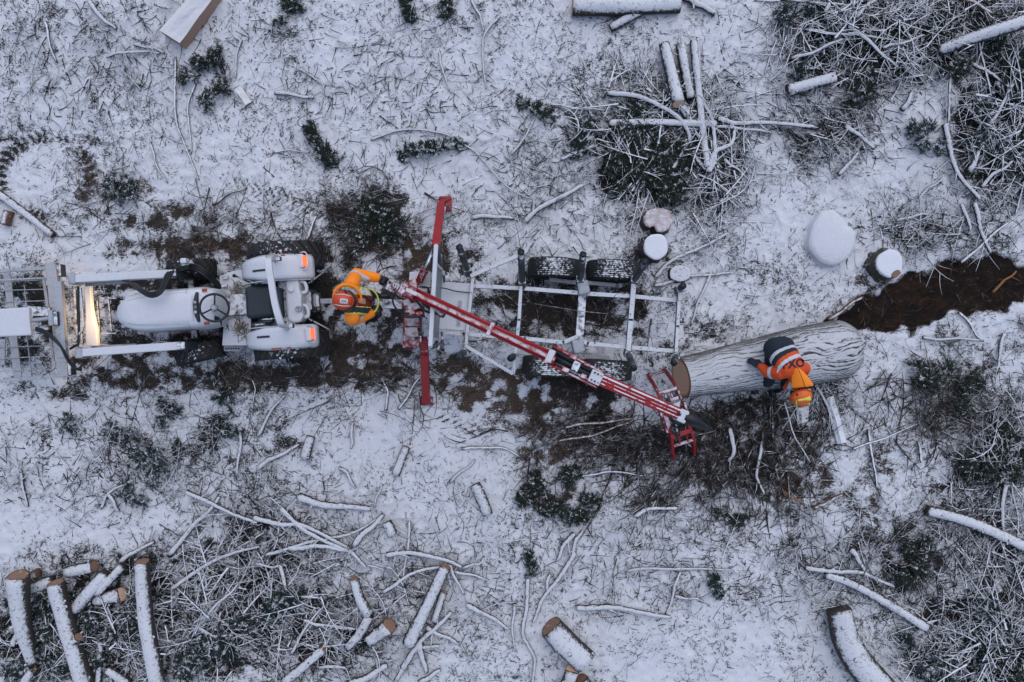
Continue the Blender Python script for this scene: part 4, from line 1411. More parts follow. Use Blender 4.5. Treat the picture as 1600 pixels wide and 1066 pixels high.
# ---------------------------------------------------------------- stumps
def stump(poly, h, label, face='snow', flare=1.25, cap=.02, bark='stump_bark', notch=False):
    top = [W(px, py, h) for (px, py) in poly]
    n0 = 44
    # resample outline
    cl = top + [top[0]]
    ring_ = catmull(cl, n0 + 1)[:-1]
    c = sum(ring_, Vector()) / n0
    zb = gz(c.x, c.y)
    o = thing("tree_stump", label, "stump", (c.x, c.y, zb))
    mb = MB()
    rows = 7
    vs = []
    for i in range(rows):
        u = i / (rows - 1)
        for j, p in enumerate(ring_):
            k = 1 + (flare - 1) * (1 - u) ** 2 * (1 + .5 * math.sin(j * .9 + 1.3 * math.sin(j * .37))) + random.uniform(-.02, .02)
            q = c + (p - c) * k
            q.z = zb - .06 + (h + .06) * u
            vs.append(q)
    fs = [(i * n0 + j, i * n0 + (j + 1) % n0, (i + 1) * n0 + (j + 1) % n0, (i + 1) * n0 + j) for i in range(rows - 1) for j in range(n0)]
    fs.append(tuple(range((rows - 1) * n0, rows * n0)))
    mb.add(vs, fs)
    mb.build("bark", bark, o, True)
    m2 = MB()
    vs = []
    prof = [(.99, -.02), (1.0, cap * .3), (.985, cap * .8), (.94, cap), (.8, cap * 1.06), (.5, cap * 1.1), (.2, cap * 1.12)]
    if face == 'ground':
        prof = [(1.0, -.01), (.95, cap * .3), (.85, cap * .62), (.7, cap * .9), (.5, cap * 1.08), (.2, cap * 1.15)]
    for (k, dz) in prof:
        for p in ring_:
            q = c + (p - c) * k
            q.z = zb + h + dz + (.006 * float(vn(q.x * 15, q.y * 15)) + (cap > .05) * .5 * h * (float(fbm(q.x * 5, q.y * 5, 9)) - .5)) * (k < .98)
            vs.append(q)
    m = len(prof)
    fs = [(i * n0 + j, i * n0 + (j + 1) % n0, (i + 1) * n0 + (j + 1) % n0, (i + 1) * n0 + j) for i in range(m - 1) for j in range(n0)]
    fs.append(tuple(range((m - 1) * n0, m * n0)))
    m2.add(vs, fs)
    oc = m2.build("sawn_top" if face.startswith('end') else "snow_cap", face, o, True)
    if face.startswith('end'):
        at = oc.data.attributes.new("rad", 'FLOAT', 'POINT')
        at.data.foreach_set("value", [k for (k, dz) in prof for p in ring_])
    return o


def oval(cx, cy, a, b, turn=0, n=12, jag=.05):
    out = []
    for k in range(n):
        t_ = 2 * math.pi * k / n
        r = 1 + random.uniform(-jag, jag)
        x, y = a * math.cos(t_) * r, b * math.sin(t_) * r
        c, s = math.cos(math.radians(turn)), math.sin(math.radians(turn))
        out.append((cx + x * c - y * s, cy - (x * s + y * c)))
    return out


stump(oval(1024, 386, 19, 20), .32, "round topped snow capped stump just above the trailer's rear", 'snow')
stump([(1006, 338), (1012, 330), (1028, 326), (1043, 330), (1050, 341), (1047, 355), (1036, 363), (1026, 362), (1021, 354), (1014, 356), (1006, 350)], .32,
      "notched stump with a pinkish frosted top behind the round one", 'end_frost', cap=.008)
stump([(1282, 332), (1300, 328), (1314, 340), (1322, 352), (1334, 362), (1334, 385), (1322, 405), (1300, 415), (1278, 406), (1264, 385), (1268, 355)], .13,
      "large heart shaped stump buried in smooth snow on the right", 'ground', flare=1.12, cap=.05, bark='ground')
stump(oval(1390, 412, 20, 22, 0, 12, .06), .28, "snow capped stump with dark bark above the soil scar", 'snow', flare=1.3)
stump(oval(1062, 428, 17, 13), .12, "low stump half hidden under pale branches by the trailer", 'bark', flare=1.2, bark='bark')
stump(oval(1400, 428, 8, 5, 40, 8), .30, "small brown splinter stub beside the dark barked stump", 'end_grain', flare=1.1, cap=.004, bark='bark_brown')


# ---------------------------------------------------------------- the big felled log
def big_log():
    A = W(1064, 590, .30)
    Bp = W(1338, 542, .40)
    A.z = .32
    Bp.z = .40
    d = (Bp - A)
    L = d.length
    d.normalize()
    y = Vector((0, 0, 1)).cross(d).normalized()
    z = d.cross(y)
    n, S = 200, 260
    VV = np.zeros((n, S, 3))
    FU = np.zeros((n, S))
    u = np.linspace(0, 1, n)[:, None]
    a = np.linspace(0, 2 * math.pi, S, endpoint=False)[None]
    X = u * L + 0 * a
    Rb = .315 + .115 * np.clip((u - .05) / .6, 0, 1) ** 1.1 - .15 * np.clip((u - .88) / .12, 0, 1) ** 2.2 + .0 * a
    Rb = Rb * (1 + .07 * np.sin(a * 2 + 1) * u)
    # furrows: ridged noise stretched along the trunk, wandering
    arc = a * 5.2
    warp = fbm(X * 2.0, np.cos(a) * 2 + np.sin(a) + 5, 40) * 2.4
    wv = (fbm(X * 1.3, np.cos(a) * 1.6 + 4 + 0 * X, 40, 3) + fbm(X * 1.3, np.sin(a) * 1.6 + 9 + 0 * X, 42, 3) - 1) * 11
    wv = wv + (fbm(X * 6, np.cos(a) * 6 + np.sin(a) * 3 + 3, 44) - .5) * 2.6
    mk = np.clip((fbm(X * 2.6, arc * .9, 46, 2) - .36) * 6, 0, 1)
    fur = np.clip(1 - np.abs(np.sin(a * 17 + wv)) * 2.4, 0, 1) * mk
    mk2 = np.clip((fbm(X * 5, arc * 1.6, 47, 2) - .45) * 6, 0, 1)
    fur2 = np.clip(1 - np.abs(np.sin(a * 31 + wv * 1.6 + 1)) * 2.2, 0, 1) * mk2 * .7
    amp = np.clip(.70 + .8 * (u - .25) / .5, .68, 1.05)
    FU = np.maximum(fur, fur2) * amp * (.80 + .35 * np.clip((u - .3) / .4, 0, 1)) * np.clip(1.2 - np.sin(a) * .25, 0, 1.3)
    R = Rb - .022 * FU + .012 * (fbm(X * 6, arc * 2.2, 45) - .5)
    # sloping saw cut at the left end: the lower edge juts out
    cut = .075 * np.sin(a) * (1 - u) ** 10
    bx = X + cut
    P = np.array(A)[None, None] + np.array(d) * bx[..., None] + (np.array(y) * np.cos(a)[..., None] + np.array(z) * np.sin(a)[..., None]) * R[..., None]
    V = P.reshape(-1, 3)
    i = np.arange(n - 1)[:, None]
    j = np.arange(S)[None]
    j2 = (j + 1) % S
    F = np.stack([i * S + j, i * S + j2, (i + 1) * S + j2, (i + 1) * S + j], -1).reshape(-1, 4)
    base = Vector((A + Bp) / 2)
    base.z = 0
    root = thing("felled_log", "thick felled trunk with furrowed snowy bark that the worker sits on", "log", base)
    o = np_mesh("bark", V - np.array(base), F, 'big_bark', root, smooth=True)
    o.data.attributes.new("furrow", 'FLOAT', 'POINT').data.foreach_set("value", FU.astype(np.float32).ravel())
    # sawn face
    m = MB()
    ring_ = [Vector(P[0, q]) for q in range(0, S, 4)]
    c = sum(ring_, Vector()) / len(ring_)
    vs = [c - d * .012] + [p - d * .006 + (p - c) * -.01 for p in ring_]
    k = len(ring_)
    m.add(vs, [(0, 1 + (q + 1) % k, 1 + q) for q in range(k)])
    set_rad(m.build("sawn_face", 'end_pale', root), k)
    e = MB()
    ring_ = [Vector(P[-1, q]) for q in range(0, S, 2)]
    c = sum(ring_, Vector()) / len(ring_)
    e.add([c + d * .08] + ring_, [(0, 1 + q, 1 + (q + 1) % k) for q in range(k)])
    e.build("butt_end", 'snow', root, True)


big_log()


# ---------------------------------------------------------------- wheels
M['lug_rubber'] = dusted("muddy tractor tyre rubber", (.016, .018, .021), (.03, .026, .023), .8, lo=1.0, hi=1.3, amount=.7, nscale=26, grain=7)


def wheel(parent, c, ax, R, wdt, mat_rim='grey_paint', lugs=0, rimr=.55, grooves=False):
    c, ax = Vector(c), Vector(ax).normalized()
    root = MB()
    h = wdt / 2
    ri = R * rimr
    if grooves:
        prof = [(-h * .8, ri)]
        prof += [(-h, R * .78), (-h * .93, R * .93)]
        k = 9
        for i in range(k):
            u0 = -h * .86 + (h * 1.72) * i / k
            u1 = u0 + h * 1.72 / k
            cr = 1 - .035 * ((i - (k - 1) / 2) / (k / 2)) ** 2
            prof += [(u0 + .002, R * cr * .972), (u0 + .008, R * cr), (u1 - .008, R * cr), (u1 - .002, R * cr * .972)]
        prof += [(h * .93, R * .93), (h, R * .78), (h * .8, ri)]
    else:
        prof = [(-h * .75, ri), (-h, R * .75), (-h * .95, R * .9), (-h * .7, R * .96), (0, R * .975), (h * .7, R * .96), (h * .95, R * .9), (h, R * .75), (h * .75, ri)]
    prof.append(prof[0])
    root.lathe(c, ax, prof, 48)
    w = root.build("wheel", 'lug_rubber' if lugs else 'rubber', parent, True)
    rim = MB().lathe(c, ax, [(-h * .7, ri * 1.02), (-h * .72, ri * .9), (-h * .2, ri * .8), (-h * .15, .01), (h * .15, .01), (h * .2, ri * .8), (h * .72, ri * .9), (h * .7, ri * 1.02), (-h * .7, ri * 1.02)], 32)
    rim.build("rim", mat_rim, w, True)
    if lugs:
        m = MB()
        a = ax.orthogonal().normalized()
        b = ax.cross(a)
        for k in range(lugs):
            for sg in (-1, 1):
                t0 = 2 * math.pi * (k + (.5 if sg > 0 else 0)) / lugs
                t1 = t0 + .95 * 2 * math.pi / lugs
                p0 = c + ax * (sg * h * .04) + (a * math.cos(t1) + b * math.sin(t1)) * R * .985
                p1 = c + ax * (sg * h * .96) + (a * math.cos(t0) + b * math.sin(t0)) * R * .955
                up = (a * math.cos(t0) + b * math.sin(t0))
                m.beam(p0, p1, .035, R * .075, up)
        o = m.build("tread_lugs", 'lug_rubber', w)
        o["kind"] = "stuff"
    return w


# ---------------------------------------------------------------- the compact tractor
FW = Vector((-math.cos(math.radians(3.8)), -math.sin(math.radians(3.8)), 0))
SD = Vector((FW.y, -FW.x, 0)) * -1
if SD.y < 0:
    SD = -SD
ZUP = Vector((0, 0, 1))
TO = Vector((-3.36, .585, 0))


def TP(u, v, z):
    return TO + FW * u + SD * v + ZUP * z


def U(px, py, z):
    d = W(px, py, z) - TO
    return d.dot(FW), d.dot(SD)


TR = thing("tractor", "white compact tractor with black seat and glowing tail lamps", "tractor", (TO.x, TO.y, 0))

# bonnet: stations along the axis
HU0, HU1 = U(302, 482, 1.22)[0], U(178, 487, 1.05)[0]
hv = U(240, 485, 1.2)[1]


def hood_pt(t, th, off=0.0):
    """t 0 rear .. 1 nose, th 0 one side .. pi other side"""
    u = HU0 + (HU1 - HU0) * t
    hw = .305 * (1 - .06 * abs(t - .35)) * math.sqrt(max(0.0, 1 - max(0, (t - .52) / .485) ** 2.6)) + off
    zt = 1.24 - .10 * t - .16 * max(0, (t - .7) / .3) ** 2.5 + off
    z0 = .80
    c, s = math.cos(th), math.sin(th)
    y = hw * math.copysign(abs(c) ** .5, c)
    zz = z0 + (zt - z0) * abs(s) ** .55
    zz += -.012 * math.exp(-((abs(y) - hw * .72) / .02) ** 2) * (t < .9)
    return TP(u, hv + y, zz)


mb = MB()
nt, nh = 26, 30
vs = [hood_pt(1 - (1 - i / (nt - 1)) ** 1.35, math.pi * j / (nh - 1)) for i in range(nt) for j in range(nh)]
fs = [(i * nh + j, i * nh + j + 1, (i + 1) * nh + j + 1, (i + 1) * nh + j) for i in range(nt - 1) for j in range(nh - 1)]
fs.append(tuple(range(nh)))
mb.add(vs, fs)
hood = mb.build("hood", 'white_paint', TR, True)


def hood_patch(t0, t1, th0, th1, off, name, mat, nn=14):
    m = MB()
    vs = [hood_pt(t0 + (t1 - t0) * i / nn, th0 + (th1 - th0) * j / 4, off) for i in range(nn + 1) for j in range(5)]
    fs = [(i * 5 + j, i * 5 + j + 1, (i + 1) * 5 + j + 1, (i + 1) * 5 + j) for i in range(nn) for j in range(4)]
    m.add(vs, fs)
    return m.build(name, mat, hood, True)


# side stripe on the lower side (image down = -SD -> th near pi)
hood_patch(.06, .42, math.pi * .925, math.pi * .962, .004, "red_stripe", 'decal_red')
hood_patch(.44, .58, math.pi * .935, math.pi * .962, .004, "lettering_band", 'decal_black')
hood_patch(.06, .42, math.pi * .038, math.pi * .075, .004, "red_stripe", 'decal_red')
for (tt0, tt1, thv) in ((.02, .80, .30), (.02, .80, .70)):
    mm = MB()
    mm.tube([hood_pt(tt0 + (tt1 - tt0) * i / 20, math.pi * (thv + (.08 * (1 if thv < .5 else -1)) * i / 20), -.001) for i in range(21)], .004, 5)
    mm.build("panel_seam", 'grey_paint', hood, True)
MB().tube([hood_pt(.985 - .06 * abs(math.cos(math.pi * i / 20)), math.pi * i / 20, .001) for i in range(1, 20)], .005, 5).build("nose_trim", 'dark_steel', hood, True)
# engine bay and chassis under the bonnet
MB().box(TP((HU0 + HU1) / 2 + .05, hv, .62), FW * .60, SD * .21, ZUP * .18).build("engine_block", 'dark_steel', TR, bevel=.02)
MB().box(TP(.35, 0, .5), FW * .75, SD * .16, ZUP * .16).build("gearbox", 'dark_steel', TR, bevel=.02)
MB().box(TP(HU1 - .03, hv, .72), FW * .03, SD * .20, ZUP * .10).build("front_grille", 'dark_steel', TR, bevel=.01)
for s in (-1, 1):
    MB().blob(TP(HU1 + .012, hv + s * .15, .74), .03, .06, .045).build("headlight", 'lamp_white', TR, True)
# cowl with instruments
cu, cv = U(314, 480, 1.18)
m = MB()
vs, fs = [], []
for i, (du, hw, zt) in enumerate([(.20, .30, 1.205), (.17, .305, 1.225), (.0, .30, 1.22), (-.14, .27, 1.16), (-.19, .25, 1.10)]):
    for j in range(17):
        th = math.pi * j / 16
        c, s = math.cos(th), math.sin(th)
        vs.append(TP(cu + du, cv + hw * math.copysign(abs(c) ** .4, c), .72 + (zt - .72) * abs(s) ** .4))
for i in range(4):
    for j in range(16):
        fs.append((i * 17 + j, i * 17 + j + 1, (i + 1) * 17 + j + 1, (i + 1) * 17 + j))
fs += [tuple(range(17)), tuple(range(4 * 17, 5 * 17))]
m.add(vs, fs)
cowl = m.build("dashboard", 'white_paint', TR, True)
m = MB()
pts = []
for k in range(11):
    t_ = -1 + 2 * k / 10
    pts.append(TP(cu + .02 + .03 * (1 - t_ * t_), cv + .21 * t_, 1.225))
m.tube(pts, [.02 + .022 * (1 - (k / 5 - 1) ** 2) for k in range(11)], 8)
pan = m.build("instrument_panel", 'seat', cowl, True)
for k in (-1, 0, 1):
    MB().lathe(TP(cu + .05 - .005 * abs(k), cv + k * .07, 1.262), ZUP, [(0, .0), (.004, .02), (0, .024)], 14).build("gauge", 'dark_steel', pan, True)
for s in (-1, 1):
    MB().box(TP(cu - .07, cv + s * .235, 1.19), FW * .035, SD * .02, ZUP * .01).build("lever_tab", 'decal_red', cowl, bevel=.004)
# steering wheel
wc = W(335, 481, 1.30)
wax = (ZUP - FW * .35).normalized()
wa = wax.cross(SD).normalized()
m = MB()
ringp = [wc + (wa * math.cos(a) + SD * math.sin(a)) * .19 for a in [2 * math.pi * k / 40 for k in range(41)]]
m.tube(ringp, .017, 8, False)
sw = m.build("steering_wheel", 'black', TR, True)
m = MB()
for a in (math.radians(95), math.radians(215), math.radians(335)):
    m.tube([wc - wax * .02, wc + (wa * math.cos(a) + SD * math.sin(a)) * .185], .012, 6)
m.build("spokes", 'black', sw, True)
MB().lathe(wc - wax * .02, wax, [(-.02, .0), (-.02, .05), (.012, .055), (.02, .0)], 18).build("horn_pad", 'grey_paint', sw, True)
MB().tube([wc - wax * .03, wc - wax * .30], .03, 8).build("steering_column", 'dark_steel', sw, True)
for k in (0, 1, 2):
    MB().tube([TP(cu - .16, cv - .14 - .02 * k, 1.12), TP(cu - .23 - .02 * k, cv - .16 - .03 * k, 1.17), TP(cu - .27, cv - .2 - .04 * k, 1.19)], .011, 6).build("stalk", 'black', TR, True)
# footplate, treads, steps
m = MB()
pu0, pv0 = U(346, 545, .58)
fp = [W(343, 432, .58), W(362, 424, .58), W(392, 418, .58), W(392, 512, .58), W(388, 540, .58), W(347, 540, .58), W(350, 496, .58), W(336, 494, .58), W(336, 470, .58), W(345, 466, .58)]
m.prism(fp, (0, 0, -.05))
fpl = m.build("footplate", 'white_paint', TR, bevel=.006)
for (px, py, wx, wy) in [(352, 434, .05, .02), (351, 447, .045, .018), (354, 512, .025, .05), (392, 442, .04, .02)]:
    q = W(px, py, .62)
    MB().box(q, FW * wx, SD * wy, ZUP * .012).build("pedal", 'dark_steel', fpl, bevel=.004)
m = MB()
for k in range(260):
    cx, cy = random.choice([(372, 450), (372, 480), (380, 520), (376, 512), (370, 465)])
    q = W(random.gauss(cx, 6), random.gauss(cy, 7), .595)
    a = random.uniform(0, 3.14)
    d = Vector((math.cos(a), math.sin(a), random.uniform(-.1, .15))) * random.uniform(.02, .07)
    m.tube([q - d, q + d], .0035, 3)
o = m.build("straw", 'straw', fpl)
o["kind"] = "stuff"
st = MB().prism([W(349, 540, .42), W(382, 540, .42), W(374, 549, .42), W(350, 549, .42)], (0, 0, -.02)).build("step", 'grey_paint', TR, bevel=.004)
for k in range(6):
    q = W(353 + k * 4, 545, .424)
    MB().lathe(q, ZUP, [(0, 0), (.003, .012), (0, .013)], 10).build("step_hole", 'black', st)
# seat
m = MB()
s0 = W(406, 472, .88)
m.box(s0, FW * .20, SD * .235, ZUP * .055)
seat = m.build("seat", 'seat', TR, bevel=.05)
b0 = W(436, 473, 1.08)
MB().box(b0, (FW * .035 + ZUP * -.01), SD * .22, ZUP * .17).build("backrest", 'seat', seat, bevel=.03)
for s in (-1, 1):
    MB().tube([s0 + SD * s * .26 + ZUP * .02 + FW * .02, s0 + SD * s * .26 + ZUP * .09 - FW * .1, s0 + SD * s * .26 + ZUP * .1 - FW * .24], .02, 8).build("armrest", 'dark_steel', seat, True)
# levers by the seat
for (a, b, r) in [((366, 431), (394, 443), .011), ((399, 444), (412, 441), .014), ((398, 508), (424, 505), .016)]:
    lv = MB().tube([W(a[0], a[1], .98), W(b[0], b[1], .86)], r, 8).build("lever", 'dark_steel', TR, True)
    if r == .011:
        MB().blob(W(a[0], a[1], .99), .028).build("knob", 'black', lv, True)
MB().lathe(W(432, 436, 1.0), ZUP, [(-.1, .045), (0, .045), (.01, .03), (.01, 0)], 18).build("filler_pot", 'dark_steel', TR, True)
# roll bar
m = MB()
ra = [W(432, 402, 1.0), W(426, 402, 1.6), W(421, 404, 1.95), W(420, 412, 2.05), W(424, 440, 2.07), W(430, 475, 2.07), W(437, 500, 2.05), W(441, 508, 1.95), W(446, 510, 1.6), W(448, 512, 1.0)]
C = catmull(ra, 60)
for i in range(len(C) - 1):
    pass
prof = []
vs, fs = [], []
for i, p in enumerate(C):
    d = (C[min(i + 1, 59)] - C[max(i - 1, 0)]).normalized()
    y = FW - d * FW.dot(d)
    y.normalize()
    z = d.cross(y)
    for (a, b) in ((-1, -1), (1, -1), (1, 1), (-1, 1)):
        vs.append(p + y * .042 * a + z * .026 * b)
for i in range(59):
    for j in range(4):
        fs.append((i * 4 + j, i * 4 + (j + 1) % 4, i * 4 + 4 + (j + 1) % 4, i * 4 + 4 + j))
fs += [(0, 1, 2, 3), (236, 237, 238, 239)]
m.add(vs, fs)
rb = m.build("roll_bar", 'white_paint', TR, bevel=.008)
for (px, py, z) in [(425, 405, 1.5), (445, 510, 1.5)]:
    q = W(px, py, z)
    MB().box(q - FW * .05, FW * .07, SD * .03, ZUP * .05).build("hinge_bracket", 'dark_steel', rb, bevel=.006)
    MB().tube([q - FW * .04 - SD * .06, q - FW * .04 + SD * .06], .012, 8).build("pin", 'chrome', rb, True)
# fuel tank behind the seat
m = MB()
tank = [(446, 438), (452, 435), (466, 436), (468, 452), (471, 462), (471, 480), (474, 494), (470, 503), (460, 505), (449, 501), (446, 470)]
m.prism([W(a, b, 1.0) for a, b in tank], (0, 0, -.28))
tk = m.build("fuel_tank", 'white_paint', TR, bevel=.035)
MB().lathe(W(455, 452, 1.0), ZUP, [(0, .05), (.025, .048), (.03, .03), (.03, 0)], 20).build("filler_neck", 'white_paint', tk, True)
cp = MB().lathe(W(467, 483, 1.0), ZUP, [(0, .046), (.028, .045), (.034, .036), (.03, .034), (.03, 0)], 22).build("fuel_cap", 'grey_paint', tk, True)
q = W(467, 483, 1.036)
MB().beam(q - (FW + SD) * .022, q + (FW + SD) * .022, .008, .014).build("cap_grip", 'dark_steel', cp)
MB().prism([W(448, 500, .94), W(462, 502, .94), W(461, 510, .94), (W(449, 508, .94))], (0, 0, -.2)).build("battery_box", 'white_paint', TR, bevel=.02)
# light guards behind the tank
for (ya, yb, x0) in ((440, 457, 0), (477, 495, 3)):
    pts = [W(468 + x0, ya, .9), W(475 + x0, ya + 1, .9), W(478 + x0, ya + 6, .9), W(479 + x0, yb - 5, .9), W(477 + x0, yb, .9), W(468 + x0, yb, .9)]
    MB().tube(catmull(pts, 20), .028, 8).build("rear_guard", 'white_paint', TR, True)
MB().box(W(452, 472, .72), FW * .12, SD * .30, ZUP * .12).build("rear_axle_housing", 'dark_steel', TR, bevel=.02)


# fenders
def fender(v0, v1, sgn):
    m = MB()
    n, k = 26, 11
    vs, fs = [], []
    for i in range(n):
        ph = math.radians(30 + 118 * i / (n - 1))
        u = math.cos(ph)
        taper = 1 - .35 * max(0, u - .25) / .62
        for j in range(k):
            w = j / (k - 1)
            # w 0 inner edge, 1 outer edge (rounded down)
            vv = v0 + (v1 - v0) * (w if w > .5 else .5 - (.5 - w) * taper)
            if w > .5:
                vv = v0 + (v1 - v0) * (.5 + (w - .5) * (taper * .6 + .4))
            R = .635 - .05 * max(0, (w - .72) / .28) ** 2 - .05 * max(0, (.15 - w) / .15) ** 2
            vs.append(TP(R * math.cos(ph) * .98, vv, .52 + R * math.sin(ph)))
    for i in range(n - 1):
        for j in range(k - 1):
            fs.append((i * k + j, i * k + j + 1, (i + 1) * k + j + 1, (i + 1) * k + j))
    m.add(vs, fs)
    o = m.build("fender", 'white_paint', TR, True)
    s = o.modifiers.new("thick", 'SOLIDIFY')
    s.thickness = .012
    # inner side wall
    m = MB()
    pl = [TP(.59 * math.cos(math.radians(a)), v0, .52 + .59 * math.sin(math.radians(a))) for a in range(30, 149, 8)]
    m.prism(pl, SD * sgn * .012)
    m.build("fender_wall", 'white_paint', o)
    # slot, reflector strips, tail lamp and its guard
    for (du, ln, wv, mat_, nm, ww) in [(.20, .10, .42, 'seat', "grab_slot", .014), (.02, .075, .93, 'decal_red', "reflector", .012), (-.16, .03, .93, 'decal_red', "reflector", .012)]:
        a0 = math.acos((du + ln) / .63)
        a1 = math.acos((du - ln) / .63)
        vv = v0 + (v1 - v0) * wv
        pts = []
        for q in range(7):
            a = a0 + (a1 - a0) * q / 6
            R = .638 if wv < .7 else .607
            pts.append(TP(R * math.cos(a) * .98, vv, .52 + R * math.sin(a)))
        mm = MB()
        for q in range(6):
            mm.beam(pts[q], pts[q + 1], ww * 2, .012)
        mm.build(nm, mat_, o)
    return o


v_in, v_out = .34, .70
f1 = fender(.27, .645, 1)
f2 = fender(-.37, -.715, -1)
for (f, px, py, dy) in ((f1, 474, 408, 1), (f2, 486, 522, -1)):
    q = W(px, py, 1.0)
    lampb = MB().box(q + FW * .03, FW * .045, SD * .10, ZUP * .05).build("lamp_housing", 'white_paint', f, bevel=.02)
    MB().box(q - FW * .025 + ZUP * .012, FW * .018, SD * .072, ZUP * .055).build("tail_lamp", 'lamp_red', lampb, bevel=.012)
    g = [q + SD * .12 + FW * .04, q + SD * .125 - FW * .03 + ZUP * .03, q + SD * .08 - FW * .065 + ZUP * .03, q - SD * .08 - FW * .065 + ZUP * .03, q - SD * .125 - FW * .03 + ZUP * .03, q - SD * .12 + FW * .04]
    MB().tube(catmull(g, 22), .010, 6).build("lamp_guard", 'white_paint', lampb, True)
# wheels
wheel(TR, TP(-.04, .665, .535), SD, .55, .38, lugs=22)
wheel(TR, TP(-.04, -.655, .535), SD, .55, .38, lugs=22)
wheel(TR, TP(1.46, .60, .35), SD, .355, .26, lugs=18)
wheel(TR, TP(1.42, -.66, .35), (SD + FW * .16), .355, .26, lugs=18)
MB().beam(TP(1.47, .45, .36), TP(1.47, -.45, .36), .09, .09).build("front_axle", 'dark_steel', TR, bevel=.01)
MB().beam(TP(0, .5, .5), TP(0, -.5, .5), .14, .14).build("rear_axle", 'dark_steel', TR, bevel=.02)
# drawbar and linkage
m = MB().prism([W(478, 468, .55), W(493, 458, .55), W(493, 481, .55)], (0, 0, -.05))
m.build("hitch_plate", 'grey_paint', TR, bevel=.005)
MB().box(W(497, 469, .48), FW * .03, SD * .11, ZUP * .06).build("hitch_bracket", 'dark_steel', TR, bevel=.01)
db = MB().beam(W(488, 471, .46), W(538, 470, .44), .075, .03).build("drawbar", 'grey_paint', TR, bevel=.004)
for px in (508, 513):
    MB().lathe(W(px, 471, .462), ZUP, [(0, 0), (.004, .015), (0, .016)], 10).build("drawbar_hole", 'black', db)
for (a, b) in (((482, 443), (517, 417)), ((482, 498), (526, 521))):
    lk = MB().tube([W(a[0], a[1], .62), W((a[0] + b[0]) / 2, (a[1] + b[1]) / 2, .5), W(b[0], b[1], .38)], .014, 8).build("lift_link", 'frame_steel', TR, True)
    MB().blob(W(a[0] + 5, a[1] + (-3 if b[1] < a[1] else 3), .6), .026).build("link_ball", 'dark_steel', lk, True)
# loader
for (a, b, nm) in (((122, 436), (272, 428), 1), ((133, 551), (286, 540), -1)):
    A_, B_ = W(a[0], a[1], .92), W(b[0], b[1], 1.0)
    la = MB().beam(A_, B_, .115, .15).build("loader_arm", 'white_paint', TR, bevel=.012)
    A2, B2 = W(a[0] + 12, a[1] + (9 if nm > 0 else -8), .80), W(a[0] + 80, a[1] + (5 if nm > 0 else -12), .86)
    MB().tube([A2, B2], .024, 10).build("lift_cylinder", 'grey_paint', la, True)
    MB().box(W(a[0] - 3, a[1] + 1, .86), FW * .06, SD * .075, ZUP * .12).build("arm_pivot", 'grey_paint', la, bevel=.02)
    MB().box(B_ - FW * .02 - ZUP * .2, FW * .06, SD * .05, ZUP * .32).build("loader_post", 'dark_steel', TR, bevel=.01)
tt_ = MB()
pts = [W(138, 448, .60), W(139, 462, .60), W(141, 488, .60), W(144, 515, .60), W(146, 541, .60)]
vs, fs = [], []
for i, (p, w_) in enumerate(zip(pts, (.055, .045, .05, .085, .085))):
    for (a, b) in ((-1, -1), (1, -1), (1, 1), (-1, 1)):
        vs.append(p + Vector((w_ * a, 0, .04 * b)))
for i in range(4):
    for j in range(4):
        fs.append((i * 4 + j, i * 4 + (j + 1) % 4, i * 4 + 4 + (j + 1) % 4, i * 4 + 4 + j))
fs += [(0, 1, 2, 3), (16, 17, 18, 19)]
tt_.add(vs, fs)
tt_.build("torque_tube", 'white_paint', TR, bevel=.01)
for (a, b, w_) in (((152, 466), (157, 521), .03), ((170, 468), (175, 521), .03), ((126, 452), (129, 540), .03), ((117, 452), (121, 530), .05)):
    MB().beam(W(a[0], a[1], .25), W(b[0], b[1], .25), w_ * .7, .03).build("guard_bar", 'dark_steel', TR, bevel=.004)
for y_ in (466, 521):
    MB().beam(W(152, y_, .24), W(182, y_, .24), .02, .02).build("guard_rail", 'dark_steel', TR)
# hydraulic hoses looping over the bonnet
for k in range(3):
    o_ = k * 4.2
    pts = [W(190 + o_, 437 + k, .98), W(203 + o_, 442 + k, 1.1), W(218 + o_ * .6, 455 - o_ * .3, 1.32), W(236, 464 - o_ * .75, 1.40), W(252 - o_ * .3, 458 - o_ * .6, 1.38), W(262 - o_ * .8, 440, 1.25), W(271 - o_, 424 + k, 1.12), W(283, 418 + k * 2, 1.0), W(297, 415 + k * 2, .9)]
    MB().tube(catmull(pts, 40), .017, 8).build("hydraulic_hose", 'black', TR, True)
for k in range(3):
    pts = [W(297, 413 + 3 * k, .9), W(310, 416 + 4 * k, .95), W(324, 426 + 4 * k, .9), W(336, 436 + 4 * k, .75), W(344, 446 + 3 * k, .6)]
    MB().tube(catmull(pts, 24), .018, 8).build("hydraulic_hose", 'black', TR, True)
MB().box(W(288, 408, .98), FW * .045, SD * .04, ZUP * .05).build("valve_cap", 'white_paint', TR, bevel=.02)
MB().box(W(297, 414, .80), FW * .10, SD * .08, ZUP * .10).build("loader_valve", 'dark_steel', TR, bevel=.02)
MB().tube(catmull([W(225, 541, .9), W(240, 536, .98), W(252, 534, 1.0), W(270, 536, .95)], 16), .007, 6).build("cable", 'grey_paint', TR, True)

# head lamps really light the loader cross tube
for s in (-1, 1):
    ld = bpy.data.lights.new("headlamp_beam", 'SPOT')
    ld.energy = 14
    ld.color = (1.0, .62, .28)
    ld.spot_size = math.radians(95)
    ld.spot_blend = .8
    ld.shadow_soft_size = .04
    lo = bpy.data.objects.new("headlamp_beam", ld)
    COL.objects.link(lo)
    lo.location = TP(HU1 + .07, hv + s * .15, .80) - TO
    lo.rotation_euler = (-(FW - ZUP * .28)).to_track_quat('Z', 'Y').to_euler()
    lo.parent = TR

